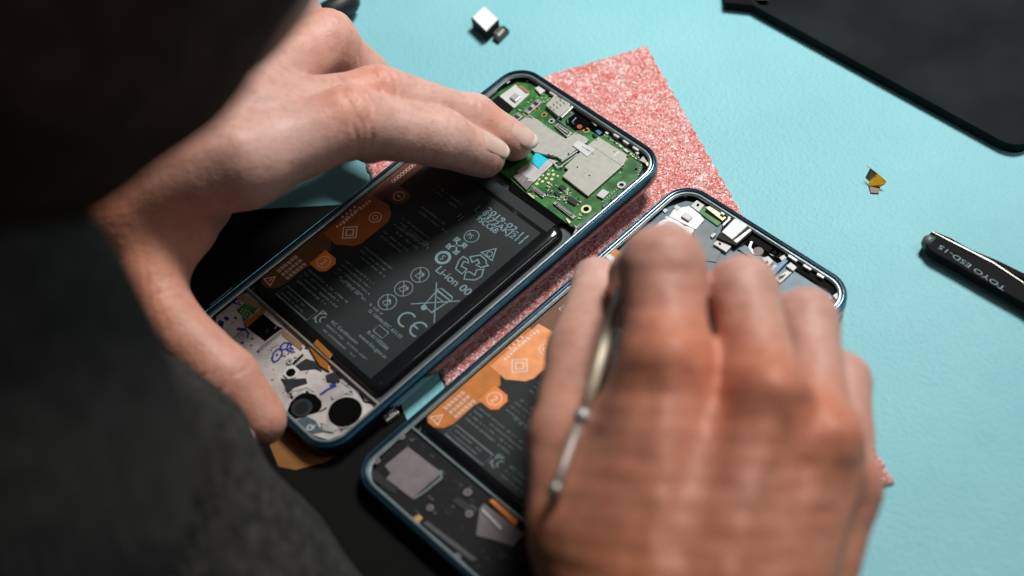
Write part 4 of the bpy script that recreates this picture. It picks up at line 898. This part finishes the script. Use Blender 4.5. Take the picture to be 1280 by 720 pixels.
# tendons and wrist folds on the left hand
def ridge(V, a, b, amp, w, off):
    a = a + off; b = b + off; ab = b - a; t = np.clip(((V - a) @ ab) / (ab @ ab), 0, 1); d = np.linalg.norm(V - a - t[:, None] * ab, axis=1)
    return amp * np.exp(-(d / w) ** 2)
for q in (li, lm, lr): dL += ridge(VL, Lw[0], q[0][0], 1.0, 5, ZUP * 17)
axw = unit(li[0][0] - Lw[0]); sw = (VL - Lw[0]) @ axw
dL -= .32 * np.clip(NL @ ZUP, 0, 1) * (np.sin(sw * 2.3 + wobble(VL, .15, 5) * 4) ** 8) * np.exp(-((sw - 6) / 20) ** 2)
VL2 = VL + NL * dL[:, None]
dR = wobble(VR, .2, 3) * .35 + wobble(VR, .08, 4) * .9
for q, am_ in ((ri, .5), (rm, .5), (rr, .5), (rp, .4)):
    dR += creases(VR, NR, q[1][0], q[0][0], q[2][0], am_) + 2.9 * gau(VR, q[0][0] + ZUP * q[0][1] * .95, 5.5)
for q, w0 in zip((ri, rm, rr, rp), wr): dR += ridge(VR, w0[0], q[0][0], 1.2, 3.5, ZUP * 14) 
for qa, qb, wa, wb in ((ri, rm, wr[0], wr[1]), (rm, rr, wr[1], wr[2]), (rr, rp, wr[2], wr[3])):
    dR -= ridge(VR, (wa[0] + wb[0]) / 2 * .3 + (qa[0][0] + qb[0][0]) / 2 * .7, (qa[0][0] + qb[0][0]) / 2, 1.0, 5, ZUP * 12)
dR += creases(VR, NR, rt[2][0], rt[1][0], rt[3][0], .5, 4, 2.0, .6, 8)
up_ = ZUP * 16
for a_, b_, am2, w2 in ((J(905, 760, 70, 0)[0], J(960, 610, 80, 0)[0], 1.0, 2.2), (J(960, 610, 80, 0)[0], J(1000, 560, 78, 0)[0], .8, 2.0), (J(840, 720, 74, 0)[0], J(905, 760, 70, 0)[0], .8, 2.2), (J(820, 620, 78, 0)[0], J(840, 720, 74, 0)[0], .7, 2.0)):
    dR += ridge(VR, a_, b_, am2, w2, ZUP * 4)
for a_, b_, am2 in ((J(735, 640, 72, 0)[0], J(775, 675, 76, 0)[0], 1.6), (J(742, 625, 72, 0)[0], J(768, 640, 78, 0)[0], 1.0), (J(1000, 590, 80, 0)[0], J(985, 690, 74, 0)[0], 1.4)):
    dR -= ridge(VR, a_, b_, am2, 2.4, ZUP * 3)
dR += .55 * wobble(VR, .5, 21) * np.clip(NR @ ZUP, 0, 1)
VR2 = VR + NR * dR[:, None]
# head, neck, torso and upper arms (coarse, under hair and clothes)
hc = np.array(D(-190, -302, 243)[:]); 
torso = np.array((-330., 190., 60.)); rsh = np.array(D(-238, 585, 262)[:]); lsh = np.array((-330., 400., 170.))
head = [(hc + np.array((-6, -2, 22)), hc + np.array((8, 4, -8)), 80, 72), (hc + np.array((10, 6, -20)), hc + np.array((34, 14, -46)), 58, 40), (hc + np.array((-30, -8, -30)), (rsh + lsh) / 2 + np.array((-10, 0, 0)), 55, 62)]
face = [(hc + np.array((62, 20, -22)), hc + np.array((78, 24, -34)), 8, 10), (hc + np.array((-4, -80, -14)), hc + np.array((2, -82, -30)), 11, 8), (hc + np.array((10, 80, -14)), hc + np.array((14, 82, -30)), 11, 8)]
mid = (rsh + lsh) / 2
elR = np.array(D(330, 1500, 400)[:]); b1_ = np.array(D(148, 622, 372)[:]); b2_ = np.array(D(250, 858, 382)[:])
core = head + face + [(rsh, mid, 48, 70), (lsh, mid, 48, 70), (mid, torso + np.array((0, 0, -140)), 85, 110), (rsh, b1_, 36, 26), (b1_, b2_, 26, 34), (b2_, elR, 34, 32), (elR, wr[1][0], 30, 22), (lsh, np.array((-360., 330, 60)), 36, 32), (np.array((-360., 330, 60)), Lw[0] - np.array((60, 0, 0)), 32, 23)]
lo, g = grid_for(core, 5.0, 12); fh = field(g, core, 14)
hairf = field(g, [(hc + np.array((-12, -4, 26)), hc + np.array((0, 0, 0)), 93, 84), (hc + np.array((-40, -14, -10)), hc + np.array((-50, -16, -30)), 62, 50)], 10)
wb = np.sin(g[..., 0] * .11 + g[..., 1] * .07) * np.sin(g[..., 2] * .13 + g[..., 0] * .05)
VC, FC = nets(fh, lo, 5.0)
cut = np.maximum(hairf, -(g[..., 0] * .55 + g[..., 2] * .45 - (hc[0] * .55 + hc[2] * .45) + 200)); VH, FH = nets(hairf + wb * 1.5, lo, 5.0)
# sweater
cloth = [(rsh, mid, 62, 88), (lsh, mid, 62, 88), (mid, torso + np.array((0, 0, -140)), 102, 128), (rsh, b1_ + np.array((-12, -6, 10)), 62, 37), (b1_, b2_, 38, 47), (b2_, elR, 47, 44), (elR, np.array(D(820, 1250, 385)[:]), 43, 36),
         (lsh, np.array((-360., 330, 60)), 50, 44), (np.array((-360., 330, 60)), np.array(W(-190, 330, 55)[:]), 44, 34)]
lo2, g2 = grid_for(cloth, 5.0, 12); fs = field(g2, cloth, 20)
fs = fs + 1.6 * np.sin(g2[..., 0] * .12 + 2 * np.sin(g2[..., 1] * .045)) * np.sin(g2[..., 2] * .09 + g2[..., 1] * .06)
VS, FS = nets(fs, lo2, 5.0)

def np_mesh(name, parts, mat, parent=None, attrs=None):
    V = np.concatenate([p[0] for p in parts]); F = []; o = 0
    for p in parts: F.append(p[1] + o); o += len(p[0])
    F = np.concatenate(F); me = bpy.data.meshes.new(name)
    me.vertices.add(len(V)); me.vertices.foreach_set('co', (V * MM).astype(np.float32).ravel())
    me.loops.add(len(F) * 4); me.loops.foreach_set('vertex_index', F.astype(np.int32).ravel())
    me.polygons.add(len(F)); me.polygons.foreach_set('loop_start', np.arange(0, len(F) * 4, 4, dtype=np.int32))
    me.polygons.foreach_set('use_smooth', np.ones(len(F), bool)); me.update(); me.validate()
    for k, a in (attrs or {}).items():
        at = me.attributes.new(k, 'FLOAT', 'POINT'); at.data.foreach_set('value', np.clip(a, 0, 1).astype(np.float32))
    me.materials.append(mat); o = bpy.data.objects.new(name, me); link(o, parent); return o
flL = sum(.55 * gau(VL, q[1][0] + ZUP * q[1][1] * .8, 7) for q in (li, lm)) + sum(.2 * gau(VL, q[3][0], 7) for q in (li, lm, lt)) + .4 * gau(VL, lr[1][0], 14) + .12 * gau(VL, lt[2][0], 14) + .1 * gau(VL, lt[3][0], 14) + sum(.5 * gau(VL, q[3][0] - unit(q[3][0] - q[2][0]) * 9 + np.array((0, 0, 1.0)) * q[3][1], 3.2) for q in (li, lm))
flR = sum(a_ * gau(VR, q[0][0] + ZUP * q[0][1] * .8, s_) for q, a_, s_ in ((ri, .70, 13), (rm, .6, 11), (rr, .6, 10), (rp, .4, 10))) + .15 * gau(VR, (ri[1][0] + ri[0][0]) / 2, 14)
wmL = np.clip(1 - ((VL - Lw[0]) @ axw) / 60, 0, 1) * .9
axr = unit((rm[0][0] - wr[1][0])); wmR = np.clip(1.12 - ((VR - wr[1][0]) @ axr) / 115, 0, 1) * 1.0
z_ = np.zeros(len(VC))
person = np_mesh('person', [(VL2, FL), (VR2, FR), (VC, FC)], M['skin'], None, {'flush': np.concatenate([flL, flR, z_]), 'warm': np.concatenate([wmL, wmR, z_ + .7])})
tag(person, 'person leaning over the table in a dark sweater, hands at work on the phones', 'person')
np_mesh('hair', [(VH, FH)], M['hair'], person)
np_mesh('sweater', [(VS, FS)], M['knit'], person)

# fingernails: curved plates set into the finger tips
def nail(a, b, rb, dorsal, length=11, half=48, back=.2, lift=.26, ra=None):
    a = np.array(a); b = np.array(b); ax = unit(b - a); dn = unit(dorsal - ax * (dorsal @ ax)); lt_ = np.cross(ax, dn)
    v = []; f = []; nu, nv = 12, 10; R = rb + lift; La = float(np.linalg.norm(b - a))
    for lay in (0, 1):
        for i in range(nu + 1):
            t = i / nu; s = -length * .62 + length * t
            taper = 1 - .35 * max(0, (t - .75) / .25) ** 2 - .30 * max(0, (.2 - t) / .2) ** 2
            for j in range(nv + 1):
                w_ = (j / nv * 2 - 1); an = math.radians(half) * w_ * taper; sx = s + .12 * rb * (1 - w_ * w_)
                r_ = (R + ((ra or rb) - rb) * (-s / La) if s < 0 else math.sqrt(max(R * R - (s * .8) ** 2, (R * .55) ** 2))) - (1.6 if lay else 0) - .55 * abs(w_) ** 3 - .7 * max(0, (.22 - t) / .22)
                p = b + ax * sx + dn * math.cos(an) * r_ + lt_ * math.sin(an) * r_; v.append(tuple(p))
    n1 = (nu + 1) * (nv + 1); id_ = lambda l, i, j: l * n1 + i * (nv + 1) + j
    for l in (0, 1):
        for i in range(nu):
            for j in range(nv): f.append((id_(l, i, j), id_(l, i + 1, j), id_(l, i + 1, j + 1), id_(l, i, j + 1)))
    for i in range(nu): f += [(id_(0, i, 0), id_(0, i + 1, 0), id_(1, i + 1, 0), id_(1, i, 0)), (id_(0, i, nv), id_(0, i + 1, nv), id_(1, i + 1, nv), id_(1, i, nv))]
    for j in range(nv): f += [(id_(0, 0, j), id_(0, 0, j + 1), id_(1, 0, j + 1), id_(1, 0, j)), (id_(0, nu, j), id_(0, nu, j + 1), id_(1, nu, j + 1), id_(1, nu, j))]
    o = mesh_obj('fingernail', v, f, M['nailwhite'], person, smooth=True); o.data.materials.append(M['nailedge'])
    for l in (0, 1):
        for i in (nu - 2, nu - 1):
            for j in range(nv): o.data.polygons[l * nu * nv + i * nv + j].material_index = 1
dors = np.array((.12, .12, 1.0))
nail(li[2][0], li[3][0], li[3][1], dors, 14, 52, ra=li[2][1]); nail(lm[2][0], lm[3][0], lm[3][1], dors, 14, 54, ra=lm[2][1])
nail(lt[2][0], lt[3][0], lt[3][1], np.array((-.9, -.6, .2)), 12, 46, ra=lt[2][1])
nail(rt[2][0], rt[3][0], rt[3][1], np.array((-1., .15, .25)), 13, 48, ra=rt[2][1])

# ------------------------------------------------------------------ camera
cam = bpy.data.cameras.new('camera'); co = bpy.data.objects.new('camera', cam); link(co)
cam.sensor_width = 36; cam.lens = FPX / 1280 * 36; cam.clip_start = .01; cam.clip_end = 50
co.matrix_world = Matrix.Translation(CAM * MM) @ Matrix((RT, UP, -fwd)).transposed().to_4x4()
cam.dof.use_dof = True; cam.dof.focus_distance = depth(P1.o + P1.ey * 25 + P1.ez * 6) * MM; cam.dof.aperture_fstop = 6.0
scene.camera = co

# ------------------------------------------------------------------ light
w = bpy.data.worlds.new('World'); scene.world = w; w.use_nodes = True
w.node_tree.nodes['Background'].inputs['Color'].default_value = (.55, .75, .9, 1); w.node_tree.nodes['Background'].inputs['Strength'].default_value = .035
def area(name, loc, tgt, sx, sy, power, colr):
    l = bpy.data.lights.new(name, 'AREA'); l.shape = 'RECTANGLE'; l.size = sx; l.size_y = sy; l.energy = power; l.color = colr
    o = bpy.data.objects.new(name, l); link(o); o.location = loc; d = Vector(tgt) - Vector(loc); o.rotation_euler = d.to_track_quat('-Z', 'Y').to_euler(); return o
wl = area('main_lamp', (.42, .72, .90), (.06, .425, 0), .28, .24, 1.88, (1, .97, .93))  # soft lamp at the upper right that sets the main light
bl = area('added_streak_light', (.60, .14, .80), (.03, .28, 0), .50, .09, 1.2, (1, .98, .95))  # added strip light for the battery-edge streak and rim highlights
zz_ = (bl.location - Vector((.03, .28, 0))).normalized(); xx_ = Vector((.797, .603, 0)); xx_ = (xx_ - zz_ * xx_.dot(zz_)).normalized(); yy_ = zz_.cross(xx_)
bl.rotation_euler = Matrix((xx_, yy_, zz_)).transposed().to_euler()
wl.data.spread = math.radians(60)  # narrow beam so the light falls off toward the lower left
scene.render.engine = 'CYCLES'
scene.view_settings.view_transform = 'Standard'; scene.view_settings.look = 'None'; scene.view_settings.exposure = 0
